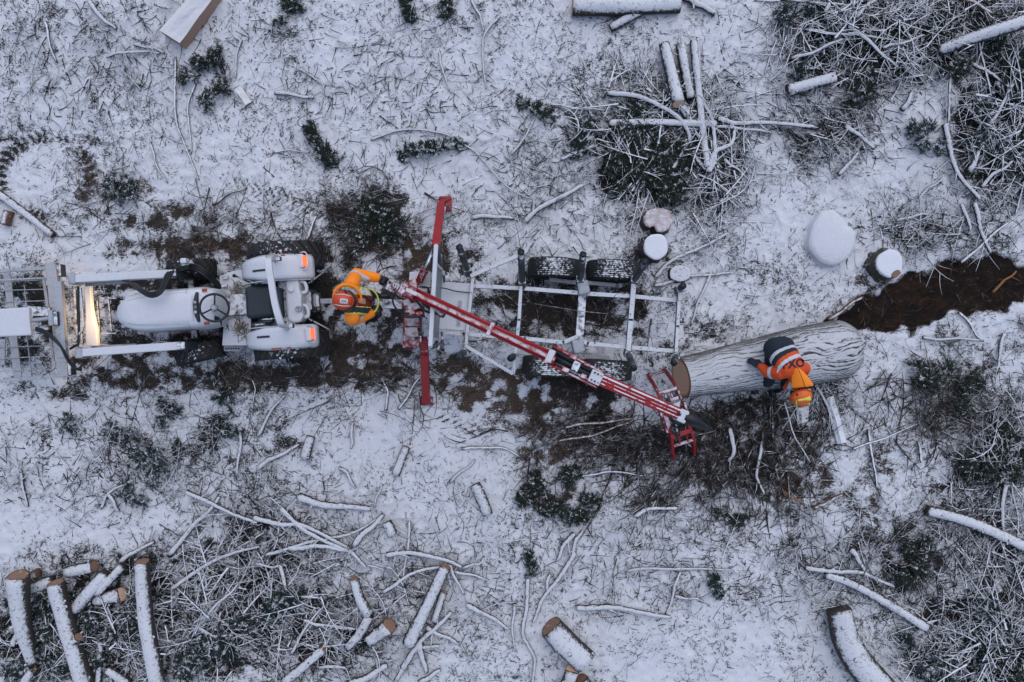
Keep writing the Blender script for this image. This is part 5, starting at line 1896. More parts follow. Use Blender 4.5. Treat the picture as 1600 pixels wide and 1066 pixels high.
# ---------------------------------------------------------------- the loader's grapple fork, carried in front
GP = thing("grapple_fork", "grey pallet fork and log clamp carried on the tractor's front loader", "loader fork", W(60, 500, 0))
A_, B_ = W(81, 411, .62), W(101, 589, .62)
MB().beam(A_, B_, .16, .10).build("cross_beam", 'grey_paint', GP, bevel=.012)
MB().beam(W(91, 440, .95), W(99, 560, .95), .13, .08).build("carriage_beam", 'grey_paint', GP, bevel=.012)
for (px, py) in ((93, 423), (109, 577)):
    MB().box(W(px, py, .58), FW * .06, SD * .09, ZUP * .07).build("end_bracket", 'dark_steel', GP, bevel=.012)
for (x0, y0, x1, y1, w_, h_, z_) in [(-25, 425, 75, 419, .05, .04, .5), (-25, 439, 82, 434, .025, .025, .62), (-25, 441.5, 80, 437, .012, .02, .6), (-25, 455, 70, 452, .014, .02, .3), (-25, 473, 72, 470, .014, .02, .3),
                                     (-25, 544, 80, 540, .014, .02, .3), (-25, 562, 84, 556, .014, .02, .3), (-25, 581, 84, 577, .014, .02, .3), (-25, 598, 94, 587, .05, .04, .45)]:
    MB().beam(W(x0, y0, z_), W(x1, y1, z_), w_, h_).build("tine", 'grey_paint', GP, bevel=.004)
for (x0, y0, x1, y1, w_, z_) in [(68, 435, 75, 480, .045, .42), (78, 522, 84, 565, .04, .42), (10, 420, 17, 480, .11, .28), (4, 530, 3, 570, .09, .28), (20, 522, 29, 592, .12, .28), (-22, 470, -18, 560, .1, .28), (38, 445, 42, 480, .012, .3), (42, 525, 50, 590, .012, .3)]:
    MB().beam(W(x0, y0, z_), W(x1, y1, z_), w_, .02).build("cross_slat", 'grey_paint', GP, bevel=.003)
MB().prism([W(-30, 484, 1.0), W(45, 480, 1.0), W(46, 496, 1.0), W(49, 524, 1.0), W(-30, 528, 1.0)], (0, 0, -.10)).build("clamp_plate", 'white_paint', GP, bevel=.02)
m = MB()
m.prism([W(42, 478, .93), W(78, 480, .93), W(78, 494, .93), W(46, 494, .93)], (0, 0, -.05))
m.build("clamp_bracket", 'dark_steel', GP, bevel=.01)
MB().prism([W(44, 508, .93), W(74, 507, .93), W(76, 515, .93), W(58, 522, .93), (W(44, 520, .93))], (0, 0, -.05)).build("clamp_bracket", 'dark_steel', GP, bevel=.01)
MB().tube([W(50, 501, 1.02), W(82, 497, 1.02)], .034, 12).build("clamp_cylinder", 'grey_paint', GP, True)
MB().box(W(83, 497, 1.0), FW * .035, SD * .11, ZUP * .07).build("cylinder_mount", 'grey_paint', GP, bevel=.012)
MB().box(W(89, 498, 1.0), FW * .035, SD * .10, ZUP * .05).build("cylinder_mount", 'dark_steel', GP, bevel=.012)
for k in range(3):
    pts = [W(56, 512 + 2 * k, 1.02), W(70, 517 + 2 * k, 1.08), W(84 + k, 527 + 3 * k, 1.1), W(95 + 2 * k, 541 + 3 * k, 1.08), W(105 + 2 * k, 562 + 2 * k, 1.0), W(116 + 2 * k, 575 + k, .95), W(128, 579 - 4 * k, .9)]
    MB().tube(catmull(pts, 30), .017, 8).build("hydraulic_hose", 'black', GP, True)
MB().tube(catmull([W(118, 535, .9), W(124, 522, .95), W(130, 508, .95), W(126, 450, .95)], 20), .018, 8).build("supply_hose", 'frame_steel', GP, True)
MB().tube(catmull([W(110, 545, .9), W(118, 540, .95), W(123, 530, .95), W(122, 448, .95)], 20), .018, 8).build("supply_hose", 'black', GP, True)

# ---------------------------------------------------------------- the timber trailer
TL = thing("timber_trailer", "frosted steel timber trailer on four tyres with open bunk posts", "trailer", W(880, 490, 0))
ZR = .66


def rail(name, pts, w=.062, h=.08, mat='frame_steel', z=ZR, bev=.006):
    for i in range(len(pts) - 1):
        m = MB()
        a = W(pts[i][0], pts[i][1], z if len(pts[i]) < 3 else pts[i][2])
        b = W(pts[i + 1][0], pts[i + 1][1], z if len(pts[i + 1]) < 3 else pts[i + 1][2])
        d = (b - a).normalized() * .02
        m.beam(a - d, b + d, w, h)
        o = m.build(name, mat, TL, bevel=bev)
    return o


rail("long_rail", [(738, 447), (818, 451), (905, 458)])
rail("long_rail", [(912, 459, .665), (985, 463, .665), (1062, 470, .665)])
rail("long_rail", [(688, 518, .64), (725, 522, .64), (820, 529, .64), (880, 535, .64), (900, 527, .64)])
rail("long_rail", [(905, 531, .668), (918, 537, .668), (985, 543, .668), (1058, 549, .668)])
rail("cross_beam", [(740, 428, .70), (733, 490, .70), (728, 545, .70)], .052, .09)
rail("cross_beam", [(815, 430, .71), (811, 500, .71), (802, 583, .71)], .052, .09)
rail("cross_beam", [(911, 440, .60), (904, 545, .60)], .12, .10, 'dark_steel')
rail("cross_beam", [(990, 440, .715), (985, 500, .715), (981, 552, .715)], .075, .09)
rail("cross_beam", [(1061, 455, .71), (1058, 510, .71), (1055, 560, .71)], .052, .09)
rail("side_guard", [(737, 431, .76), (813, 398, .76)], .06, .05)
rail("side_guard", [(728, 541, .76), (800, 583, .76)], .055, .05)
rail("side_guard", [(1062, 468, .75), (1061, 452, .75)], .05, .05)
# bogie hubs
MB().box(W(911, 450, .68), (.085, .02, 0), (-.02, .10, 0), (0, 0, .10)).build("bogie_hub", 'grey_paint', TL, bevel=.03)
MB().box(W(903, 541, .68), (.085, .02, 0), (-.02, .10, 0), (0, 0, .10)).build("bogie_hub", 'grey_paint', TL, bevel=.03)
for (a, b) in (((858, 437), (900, 442)), ((919, 442), (962, 446)), ((912, 556), (952, 560)), ((845, 548), (893, 553))):
    MB().beam(W(a[0], a[1], .45), W(b[0], b[1], .45), .06, .07).build("bogie_arm", 'grey_paint', TL, bevel=.008)
ax_ = Vector((.045, 1, 0)).normalized()
for (px, py) in ((866, 420), (957, 424), (857, 572), (946, 578)):
    wheel(TL, W(px, py, .41), ax_, .405, .30, 'dark_steel', rimr=.45, grooves=True)
# bunk posts: (base px, top px, top height)
for (b0_, t0_, z1) in [((731, 424), (718, 387), 1.45), ((816, 444), (814, 394), 1.45), ((906, 440), (911, 398), 1.45), ((990, 440), (1008, 409), 1.45),
                       ((728, 549), (714, 559), 1.2), ((803, 556), (798, 560), 1.45), ((981, 552), (990, 575), 1.45), ((1056, 556), (1053, 567), 1.2), ((1061, 452), (1067, 447), 1.0)]:
    a, b = W(b0_[0], b0_[1], .72), W(t0_[0], t0_[1], z1)
    p = MB().tube([a, b], .048, 14).build("bunk_post", 'dark_steel', TL, True)
    d = (b - a).normalized()
    MB().tube([b - d * .004, b + d * .012], .05, 14).build("post_cap", 'black', p, True)
    MB().beam(a - d * .07 + Vector((0, 0, -.03)), a + d * .10, .11, .10).build("post_socket", 'frame_steel', p, bevel=.01)
# deck plate and front
MB().prism([W(687, 440, .70), (W(737, 443, .70)), W(731, 517, .70), W(683, 514, .70)], (0, 0, -.04)).build("deck_plate", 'white_paint', TL, bevel=.006)
MB().prism([W(716, 470, .704), W(722, 470, .704), W(719, 510, .704), (W(713, 510, .704))], (0, 0, .006)).build("deck_strip", 'grey_paint', TL)
# head board: a frame with a wire grid
def HBp(s, z):
    a = W(689, 424, .75)
    b = W(683, 530, .75)
    p = a.lerp(b, s)
    p.z = z
    return p


HB = MB()
fr_ = [HBp(-.28, 1.6), HBp(1.0, 1.6)]
HB.beam(HBp(-.28, 1.62), HBp(1.1, 1.62), .06, .06)
hb = HB.build("headboard", 'white_paint', TL, bevel=.01)
for s_ in (-.02, 1.0):
    MB().beam(HBp(s_, .7), HBp(s_, 1.6), .05, .05, (1, 0, 0)).build("upright", 'white_paint', hb, bevel=.006)
MB().beam(HBp(-.02, .74), HBp(1.0, .74), .045, .045).build("bottom_rail", 'white_paint', hb, bevel=.006)
MB().tube(catmull([HBp(1.1, 1.6), HBp(1.12, 1.3), HBp(1.08, .9), HBp(1.0, .72)], 16), .026, 8).build("guard_tube", 'frame_steel', hb, True)
MB().tube(catmull([HBp(-.28, 1.6), HBp(-.26, 1.3), HBp(-.16, 1.0), HBp(-.05, .75)], 16), .026, 8).build("guard_tube", 'frame_steel', hb, True)
m = MB()
for k in range(26):
    s_ = -.02 + 1.02 * k / 25
    m.beam(HBp(s_, .75), HBp(s_, 1.6), .008, .008, (1, 0, 0))
for k in range(16):
    z_ = .78 + .8 * k / 15
    m.beam(HBp(-.02, z_), HBp(1, z_), .008, .008)
o = m.build("wire_grid", 'dark_steel', hb)
o["kind"] = "stuff"
MB().prism([HBp(.05, .8) + Vector((.02, 0, 0)), HBp(.98, .8) + Vector((.02, 0, 0)), HBp(.98, 1.55) + Vector((.02, 0, 0)), HBp(.05, 1.55) + Vector((.02, 0, 0))], (.006, 0, 0)).build("screen_sheet", 'grey_paint', hb)
for (a, b) in (((690, 420), (689, 398)), ((694, 440), (693, 424)), ((690, 520), (692, 530)), ((692, 530), (684, 546))):
    MB().tube([W(a[0], a[1], .72), W(b[0], b[1], 1.0)], .02, 8).build("hand_rail", 'frame_steel', TL, True)
rail("draw_beam", [(540, 472, .50), (610, 475, .55), (690, 480, .60)], .14, .10, 'dark_steel')
MB().tube(catmull([W(660, 450, 1.2), W(690, 450, .9), W(712, 455, .75), W(738, 458, .74)], 20), .008, 6).build("cable", 'black', TL, True)
MB().tube([W(818, 472, .66), W(905, 486, .66), W(985, 494, .66)], .005, 5).build("wire", 'dark_steel', TL, True)
MB().tube([W(945, 494, .66), W(982, 466, .66)], .005, 5).build("wire", 'dark_steel', TL, True)

# ---------------------------------------------------------------- the timber crane
CR = thing("timber_crane", "red folding timber crane on the trailer's front with both legs down", "crane", W(645, 500, 0))
MB().box(W(645, 500, .62), (.13, 0, 0), (.01, .42, 0), (0, 0, .12)).build("base_frame", 'red_dark', CR, bevel=.02)
MB().lathe(W(645, 482, .7), ZUP, [(0, 0), (0, .14), (.10, .14), (.12, .09), (.6, .075), (.62, .075), (.66, .06), (.66, 0)], 24).build("pillar", 'red_dark', CR, True)
MB().prism([W(632, 512, .82), W(652, 511, .82), W(654, 526, .82), W(633, 527, .82)], (0, 0, -.05)).build("tool_tray", 'red_snow', CR, bevel=.006)
MB().prism([W(632, 496, .80), W(655, 496, .80), W(656, 510, .80), W(632, 510, .80)], (0, 0, -.05)).build("tool_tray", 'red_snow', CR, bevel=.006)
MB().prism([W(640, 425, .7), W(655, 424, .7), W(653, 438, .7), W(639, 438, .7)], (0, 0, -.04)).build("foot_rest", 'white_paint', CR, bevel=.006)
MB().prism([W(655, 438, .95), W(673, 424, .95), W(673, 455, .95), W(657, 452, .95)], (0, 0, -.03)).build("side_plate", 'white_paint', CR, bevel=.006)
# outrigger legs
for (hx, kx, fx, sgn) in (((655, 440), (671, 404), (689, 318), 1), ((662, 528), (664, 552), (666, 628), -1)):
    h_, k_, f_ = W(hx[0], hx[1], 1.0), W(kx[0], kx[1], 1.12), W(fx[0], fx[1], .10)
    f_.z = gz(f_.x, f_.y) + .08
    if sgn > 0:
        MB().beam(h_, W(664, 420, 1.1), .10, .09).build("leg_knuckle", 'red_dark', CR, bevel=.012)
        MB().tube([W(664, 422, 1.12), W(678, 388, 1.0)], .028, 10).build("leg_cylinder", 'chrome', CR, True)
    else:
        MB().beam(h_, k_, .10, .09).build("leg_knuckle", 'red_dark', CR, bevel=.012)
        MB().tube([W(657, 524, 1.1), W(660, 552, .95)], .028, 10).build("leg_cylinder", 'dark_steel', CR, True)
    top = W(681, 386, 1.02) if sgn > 0 else W(663, 552, .98)
    leg = MB().beam(top, f_, .115, .10).build("outrigger_leg", 'red', CR, bevel=.012)
    d = (f_ - top).normalized()
    MB().box(top - d * .02, d * .03, d.cross(ZUP).normalized() * .05, ZUP * .05).build("leg_joint", 'black', leg, bevel=.01)
    fp_ = MB().box(f_ + Vector((.06 if sgn > 0 else 0, .01, -.05)), (.10, 0, 0), (0, .12 if sgn > 0 else .07, 0), (0, 0, .022))
    fp_.build("foot_plate", 'red' if sgn > 0 else 'red_dark', leg, bevel=.02)
    if sgn > 0:
        MB().prism([W(691, 322, .14), W(697, 322, .14), W(696, 334, .14), W(691, 337, .14)], (0, 0, -.03)).build("foot_flap", 'bark_brown', leg, bevel=.01)
# control valves and levers
vb = MB().box(W(622, 452, 1.18), (.14, -.07, 0), (.035, .07, 0), (0, 0, .06)).build("valve_bank", 'dark_steel', CR, bevel=.01)
for k in range(5):
    q = W(614 + 3.5 * k, 447 + 2.2 * k, 1.27)
    MB().tube([q + Vector((-.03, -.05, 0)), q + Vector((.02, .04, 0))], .011, 8).build("spool", 'chrome', vb, True)
for k in range(6):
    a = W(606 + 3.0 * k, 436 + 5.5 * k, 1.28)
    b = W(626 + 2.0 * k, 448 + 4.0 * k, 1.2)
    lv = MB().tube([a, b], .008, 6).build("control_lever", 'chrome' if k % 2 == 0 else 'red', vb, True)
    MB().blob(a, .018).build("lever_knob", 'red' if k in (2, 3) else 'black', lv, True)
MB().tube([W(600, 453, 1.2), W(609, 436, 1.25)], .008, 6).build("hand_bar", 'chrome', vb, True)
MB().tube(catmull([W(618, 463, 1.0), W(625, 474, 1.05), W(640, 474, 1.05), W(643, 464, 1.1)], 14), .009, 6).build("hand_bar", 'grey_paint', vb, True)
for (pts, r_) in [([(630, 456), (650, 462), (668, 480), (684, 490)], .017), ([(636, 455), (656, 458), (670, 474), (682, 488)], .015), ([(628, 462), (650, 470), (664, 486), (690, 492)], .016),
                  ([(655, 448), (668, 450), (672, 462), (680, 478)], .014), ([(630, 480), (628, 492), (640, 496), (664, 494)], .016), ([(612, 462), (616, 478), (626, 488), (640, 490)], .014)]:
    MB().tube(catmull([W(x, y, 1.55 - .02 * i) for i, (x, y) in enumerate(pts)], 20), r_, 7).build("hydraulic_hose", 'black', CR, True)
for (px, py, rx, ry) in [(646, 444, .05, .06), (652, 478, .07, .05), (643, 488, .05, .04), (648, 452, .04, .035), (636, 473, .05, .04), (656, 490, .04, .03), (641, 479, .03, .05)]:
    MB().box(W(px, py, 1.40), (rx, .02, 0), (-.02, ry, 0), (0, 0, .05)).build("head_casting", 'red_snow', CR, bevel=.015)
MB().box(W(648, 478, 1.15), (.12, 0, 0), (0, .14, 0), (0, 0, .2)).build("slew_housing", 'red_dark', CR, bevel=.03)
# boom
BA, BB = W(636, 453, 1.62), W(868, 562, 2.12)
bd = (BB - BA).normalized()
bs = Vector((0, 0, 1)).cross(bd).normalized()
bu = bd.cross(bs)
bm_ = MB().beam(BA, BB, .062, .12).build("boom", 'red_snow', CR, bevel=.012)
for (off, w_, mt, t0_, t1_) in [(.055, .046, 'red', .0, .95), (-.053, .04, 'red', .06, 1.0), (.032, .012, 'red', .1, 1.0), (-.032, .012, 'red', .1, 1.0)]:
    a, b = BA.lerp(BB, t0_) + bs * off, BA.lerp(BB, t1_) + bs * off
    if w_ > .02:
        MB().tube([a - bu * .01, b - bu * .01], w_ * .5, 12).build("boom_tube", mt, bm_, True)
    else:
        MB().beam(a + bu * .066, b + bu * .066, w_, .014).build("boom_rib", mt, bm_)
for t_ in (.58, .96):
    MB().beam(BA.lerp(BB, t_) - bs * .095 + bu * .05, BA.lerp(BB, t_) + bs * .095 + bu * .05, .06, .05).build("boom_clamp", 'red_snow', bm_, bevel=.01)
MB().beam(W(626, 449, 1.58), W(650, 461, 1.64), .17, .12).build("boom_pivot", 'red_dark', CR, bevel=.02)
MB().tube([W(668, 476, 1.55), W(694, 494, 1.62)], .035, 12).build("boom_ram", 'dark_steel', CR, True)
MB().beam(W(688, 488, 1.58), W(692, 494, 1.58), .10, .06).build("ram_lug", 'red', CR, bevel=.008)
# elbow with black cylinders
EA, EB = W(858, 553, 2.06), W(938, 594, 2.14)
for (off, r_, mt) in ((.06, .035, 'black'), (-.01, .04, 'black'), (-.07, .025, 'dark_steel'), (.11, .02, 'red_snow'), (-.115, .02, 'red_snow')):
    MB().tube([EA + bs * off, EB + bs * off * (.9)], r_, 12).build("elbow_cylinder", mt, CR, True)
for (px, py, sx, sy, mt) in [(861, 557, .035, .085, 'white_paint'), (931, 590, .08, .085, 'white_paint'), (896, 558, .05, .03, 'red_snow'), (884, 578, .05, .03, 'red_snow'), (912, 588, .04, .03, 'red_snow'), (917, 570, .04, .02, 'red_snow'), (900, 573, .05, .07, 'dark_steel')]:
    MB().box(W(px, py, 2.15), bd * sx, bs * sy, bu * .035).build("elbow_casting", mt, CR, bevel=.012)
for k in range(3):
    for s_ in (-1, 1):
        MB().lathe(W(927 + k * 5, 588 + k * 2.4, 2.19) + bs * s_ * .05, ZUP, [(0, .0), (.012, .012), (0, .013)], 10).build("bolt", 'dark_steel', CR)
# outer arm
AA, AB = W(934, 591, 2.10), W(1062, 647, 1.62)
ad = (AB - AA).normalized()
as_ = Vector((0, 0, 1)).cross(ad).normalized()
au = ad.cross(as_)
am = MB().beam(AA, AB, .165, .12).build("outer_arm", 'red', CR, bevel=.012)
for off, w_ in ((.048, .026), (.0, .012), (-.046, .018)):
    MB().beam(AA + as_ * off + au * .063, AB + as_ * off + au * .063, w_, .016).build("snow_strip", 'strip', am, bevel=.006)
tipb = MB().box(W(1064, 649, 1.62), ad * .07, as_ * .09, au * .07).build("arm_head", 'white_paint', CR, bevel=.02)
for k in range(5):
    MB().lathe(W(1061 + random.uniform(-4, 5), 648 + random.uniform(-5, 5), 1.70), ZUP, [(0, 0), (.01, .012), (0, .013)], 8).build("bolt", 'dark_steel', tipb)
ext = MB().tube([W(1066, 650, 1.60), W(1085, 658, 1.54), W(1104, 668, 1.46), W(1113, 672, 1.44)], [.09, .085, .055, .015], 12).build("extension_ram", 'black', CR, True)
for s_ in (-1, 1):
    pts = [W(1070, 650 + 5 * s_, 1.62), W(1084, 652 + 9 * s_, 1.6), W(1098, 660 + 9 * s_, 1.55), W(1108, 668 + 4 * s_, 1.48)]
    MB().tube(catmull(pts, 20), .013, 7).build("hydraulic_hose", 'black', CR, True)

# ---------------------------------------------------------------- the grapple hanging from the arm
GR = thing("log_grapple", "open red timber grapple hanging beside the sawn log end", "grapple", W(1048, 650, 0))
rc = W(1056, 652, 1.3)
rt = MB().lathe(W(1054, 652, 1.0), ZUP, [(0, 0), (0, .09), (.2, .09), (.22, .06), (.5, .04), (.5, 0)], 20).build("rotator", 'dark_steel', GR, True)


def gw(px, py, z):
    return W(px, py, z)


def ladder(name, side_a, side_b, rungs, w_, z0_, mat='red'):
    j = MB()
    # two curved cheek plates make the jaw; rungs are its parts
    first = None
    for s_ in (side_a, side_b):
        m_ = MB()
        C_ = catmull([gw(*q) for q in s_], 12)
        vs_, fs_ = [], []
        for i_, p_ in enumerate(C_):
            d_ = (C_[min(i_ + 1, 11)] - C_[max(i_ - 1, 0)]).normalized()
            y_ = Vector((0, 0, 1)).cross(d_).normalized()
            z_ = d_.cross(y_)
            hh = .055 * (1 - .35 * i_ / 11)
            for (a_, b_) in ((-1, -1), (1, -1), (1, 1), (-1, 1)):
                vs_.append(p_ + y_ * .02 * a_ + z_ * hh * b_)
        for i_ in range(11):
            for q in range(4):
                fs_.append((i_ * 4 + q, i_ * 4 + (q + 1) % 4, i_ * 4 + 4 + (q + 1) % 4, i_ * 4 + 4 + q))
        fs_ += [(0, 1, 2, 3), (44, 45, 46, 47)]
        m_.add(vs_, fs_)
        if first is None:
            first = m_.build(name, mat, GR, bevel=.006)
        else:
            m_.build("cheek_plate", mat, first, bevel=.006)
    for (a_, b_, ww) in rungs:
        MB().beam(gw(*a_), gw(*b_), ww, .05).build("cross_bar", 'red_snow' if ww == .045 else mat, first, bevel=.005)
    return first


ladder("jaw", [(1036, 632, .60), (1027, 612, .55), (1019, 597, .38), (1012, 587, .16)], [(1064, 624, .60), (1056, 604, .55), (1047, 590, .38), (1039, 579, .16)],
       [((1013, 588, .2), (1040, 580, .2), .04), ((1029, 615, .6), (1057, 606, .6), .045), ((1034, 629, .62), (1060, 621, .62), .045), ((1039, 616, .58), (1042, 628, .6), .025), ((1048, 612, .58), (1052, 625, .6), .025)], .1, 0, 'red_dark')
ladder("jaw", [(1044, 668, .60), (1049, 684, .55), (1050, 700, .38), (1052, 716, .10)], [(1073, 660, .60), (1080, 676, .55), (1084, 692, .38), (1084, 709, .10)],
       [((1048, 683, .62), (1078, 673, .62), .07), ((1052, 697, .5), (1082, 687, .5), .045), ((1060, 682, .58), (1062, 694, .54), .02), ((1072, 679, .58), (1075, 690, .54), .02)], .1, 0, 'red')
for pl in ([(1045, 634), (1064, 626), (1061, 642)], [(1036, 648), (1050, 655), (1049, 662), (1044, 674)]):
    MB().prism([gw(a, b, .82) for a, b in pl], (0, 0, -.03)).build("web_plate", 'red_snow', GR, bevel=.006)
MB().box(W(1052, 648, .66), ad * .14, as_ * .10, ZUP * .09).build("grapple_body", 'red_dark', GR, bevel=.02)
MB().beam(W(1068, 627, .66), W(1079, 664, .66), .04, .12).build("link_arm", 'red_dark', GR, bevel=.008)
MB().beam(W(1030, 640, .66), W(1042, 676, .66), .04, .12).build("link_arm", 'red_dark', GR, bevel=.008)
MB().tube([W(1043, 622, .68), W(1060, 682, .68)], .035, 10).build("grapple_ram", 'dark_steel', GR, True)
for k in range(2):
    MB().tube(catmull([W(1056 + 4 * k, 650, 1.3), W(1066, 662 + 3 * k, 1.1), W(1058, 668, .9), W(1052, 662, .75)], 14), .012, 6).build("hydraulic_hose", 'black', GR, True)


# ---------------------------------------------------------------- people
def fused(mb, name, mat, parent, vox=.009, smooth=5, fac=.5):
    """grow one continuous skin over overlapping limbs, and keep the mesh"""
    o = mb.build(name, mat, parent, True, fix=False)
    r = o.modifiers.new("fuse", 'REMESH')
    r.mode = 'VOXEL'
    r.voxel_size = vox
    s = o.modifiers.new("soft", 'SMOOTH')
    s.factor = fac
    s.iterations = smooth
    bpy.context.view_layer.update()
    dg = bpy.context.evaluated_depsgraph_get()
    me = bpy.data.meshes.new_from_object(o.evaluated_get(dg))
    old = o.data
    o.modifiers.clear()
    o.data = me
    me.name = name
    bpy.data.meshes.remove(old)
    me.polygons.foreach_set("use_smooth", [True] * len(me.polygons))
    return o


def peel(src, test, off, name, mat, parent):
    """a strip of cloth lying on src: the faces that pass the test, raised a little"""
    me = src.data
    o0 = org(src)
    vs, fs, mp = [], [], {}
    for p in me.polygons:
        if test(p.center + o0, p.normal):
            f = []
            for i in p.vertices:
                if i not in mp:
                    mp[i] = len(vs)
                    v = me.vertices[i]
                    vs.append(v.co + o0 + v.normal * off)
                f.append(mp[i])
            fs.append(tuple(f))
    if not fs:
        return None
    m = MB()
    m.v, m.f = vs, fs
    o = m.build(name, mat, parent, True, fix=False)
    s = o.modifiers.new("thick", 'SOLIDIFY')
    s.thickness = off * .9
    return o


def hand(mb, wrist, fwd, palm_n, thumb, curl=.9, s=1.0):
    """wrist point, direction of the fingers, palm normal, +1/-1 thumb side"""
    f = Vector(fwd).normalized()
    n = Vector(palm_n)
    n = (n - f * n.dot(f)).normalized()
    t_ = f.cross(n).normalized() * thumb
    w = Vector(wrist)
    mb.capsule(w, w + f * .03 * s, .030 * s, .034 * s)
    for k in range(4):
        b = w + f * .035 * s + t_ * (.030 - .02 * k) * s
        e = w + f * .088 * s + t_ * (.033 - .022 * k) * s
        mb.capsule(b, e, .019 * s, .0135 * s)
        ang = curl * .55
        p = e
        d = f
        ln = (.040, .046, .042, .034)[k] * s
        for q in range(3):
            d2 = (f * math.cos(ang) + n * math.sin(ang)).normalized()
            p2 = p + d2 * ln * (1, .75, .6)[q]
            mb.capsule(p, p2, (.0115 - .0012 * q) * s, (.0108 - .0012 * q) * s)
            p = p2
            ang += curl * .75
    b = w + f * .022 * s + t_ * .028 * s
    m1 = b + (t_ * .6 + f * .6 + n * .35).normalized() * .042 * s
    m2 = m1 + (f * .7 + n * .6 + t_ * .05).normalized() * .034 * s
    m3 = m2 + (f * .5 + n * .8 - t_ * .25).normalized() * .026 * s
    mb.capsule(b, m1, .016 * s, .0135 * s)
    mb.capsule(m1, m2, .0135 * s, .0115 * s)
    mb.capsule(m2, m3, .0115 * s, .010 * s)


def head_parts(root, c, fwd, up, mat_hair='hair'):
    """continuous skull-jaw-nose-ears shape returned as capsules in its own builder"""
    f, u = Vector(fwd).normalized(), Vector(up).normalized()
    s = u.cross(f).normalized()
    R = Matrix((f, s, u)).transposed()
    m = MB()
    m.blob(c + u * .02, .098, .077, .105, 20, 14, R)
    m.blob(c - u * .055 + f * .035, .058, .055, .062, 16, 10, R)
    m.capsule(c + f * .092 + u * .005, c + f * .112 - u * .03, .010, .016)
    m.blob(c - u * .062 + f * .085, .016, .024, .010, 10, 8, R)
    for q in (-1, 1):
        m.blob(c + s * q * .080 - f * .005 - u * .005, .022, .010, .032, 10, 8, R)
    return m, f, s, u, R


def face_details(body, c, f, s, u, R):
    for q in (-1, 1):
        e = MB().blob(c + f * .083 + s * q * .032 + u * .012, .012, .014, .010, 10, 8, R).build("eye", 'eye', body, True)
        MB().blob(c + f * .094 + s * q * .032 + u * .012, .0035, .006, .006, 8, 6, R).build("iris", 'black', e, True)
    MB().blob(c + f * .100 - u * .060, .005, .022, .005, 10, 6, R).build("mouth", 'decal_red', body, True)


def helmet(root, c, f, s, u, R, style):
    n = 30
    m = MB()
    a_, b_, h_ = (.128, .112, .125) if style == 0 else (.155, .145, .14)
    vs, fs = [], []
    rows = 12
    for i in range(rows + 1):
        t_ = i / rows * math.pi / 2
        for j in range(n):
            p = 2 * math.pi * j / n
            rr = math.cos(t_)
            k = 1 + (.03 * (abs(math.cos(p)) ** 8) if i < 2 else 0)
            vs.append(c + f * a_ * rr * math.cos(p) * k + s * b_ * rr * math.sin(p) * k + u * (h_ * math.sin(t_) ** .9 + .02))
    for i in range(rows):
        for j in range(n):
            fs.append((i * n + j, i * n + (j + 1) % n, (i + 1) * n + (j + 1) % n, (i + 1) * n + j))
    m.add(vs, fs)
    shell = m.build("helmet", 'helmet' if style == 0 else 'helmet_yellow', root, True)
    so = shell.modifiers.new("thick", 'SOLIDIFY')
    so.thickness = .006
    # brim lip
    rim_ = [c + f * (a_ + .008) * math.cos(2 * math.pi * j / 40) + s * (b_ + .008) * math.sin(2 * math.pi * j / 40) + u * .02 for j in range(41)]
    MB().tube(rim_, .008, 6, False, up=tuple(u)).build("rim", 'helmet', shell, True)

    def dome(x, y, lift=.002):
        q = min(.999, (x / a_) ** 2 + (y / b_) ** 2)
        return c + f * x + s * y + u * (h_ * (1 - q) ** .47 + .02 + lift)
    return shell, dome


# the worker at the crane levers, facing the crane
P1 = thing("person", "standing worker in bright orange jacket and red orange helmet working the crane levers", "person", (-2.14, .55, gz(-2.14, .55)), None)
z0 = gz(-2.14, .55)
hc = W(536, 470, 1.70)
hc.z = 1.70
pel = Vector((-2.17, .56, .98))
chest = Vector((-2.19, .555, 1.32))
neck = Vector((-2.20, .55, 1.50))
shL, shR = Vector((-2.20, .79, 1.44)), Vector((-2.20, .325, 1.44))
elL, elR = W(557, 429, 1.20), W(553, 500, 1.18)
wrL, wrR = W(588, 434, 1.16), W(579, 490, 1.10)
hm, hf, hs, hu, hR = head_parts(P1, hc, (1, -.10, -.18), (.18, 0, 1))
b = hm
b.capsule(neck - ZUP * .05, hc - ZUP * .06, .062, .058)
b.capsule(pel, chest, .15, .165)
b.capsule(chest, neck, .15, .07)
b.capsule(shL, shR, .06, .06)
for (a_, e_, w_) in ((shL, elL, wrL), (shR, elR, wrR)):
    b.capsule(a_, e_, .052, .042)
    b.capsule(e_, w_, .042, .030)
for sg in (1, -1):
    hip = pel + Vector((0, .09 * sg, -.03))
    kn = Vector((-2.12 + .03 * sg, .555 + .12 * sg, .50))
    an = Vector((-2.16 + .06 * sg, .555 + .13 * sg, z0 + .10))
    b.capsule(hip, kn, .085, .058)
    b.capsule(kn, an, .056, .042)
    b.capsule(an - ZUP * .05, an + Vector((.13, 0, -.06)), .042, .035)
body = fused(b, "body", 'skin', P1, .010)
face_details(body, hc, hf, hs, hu, hR)
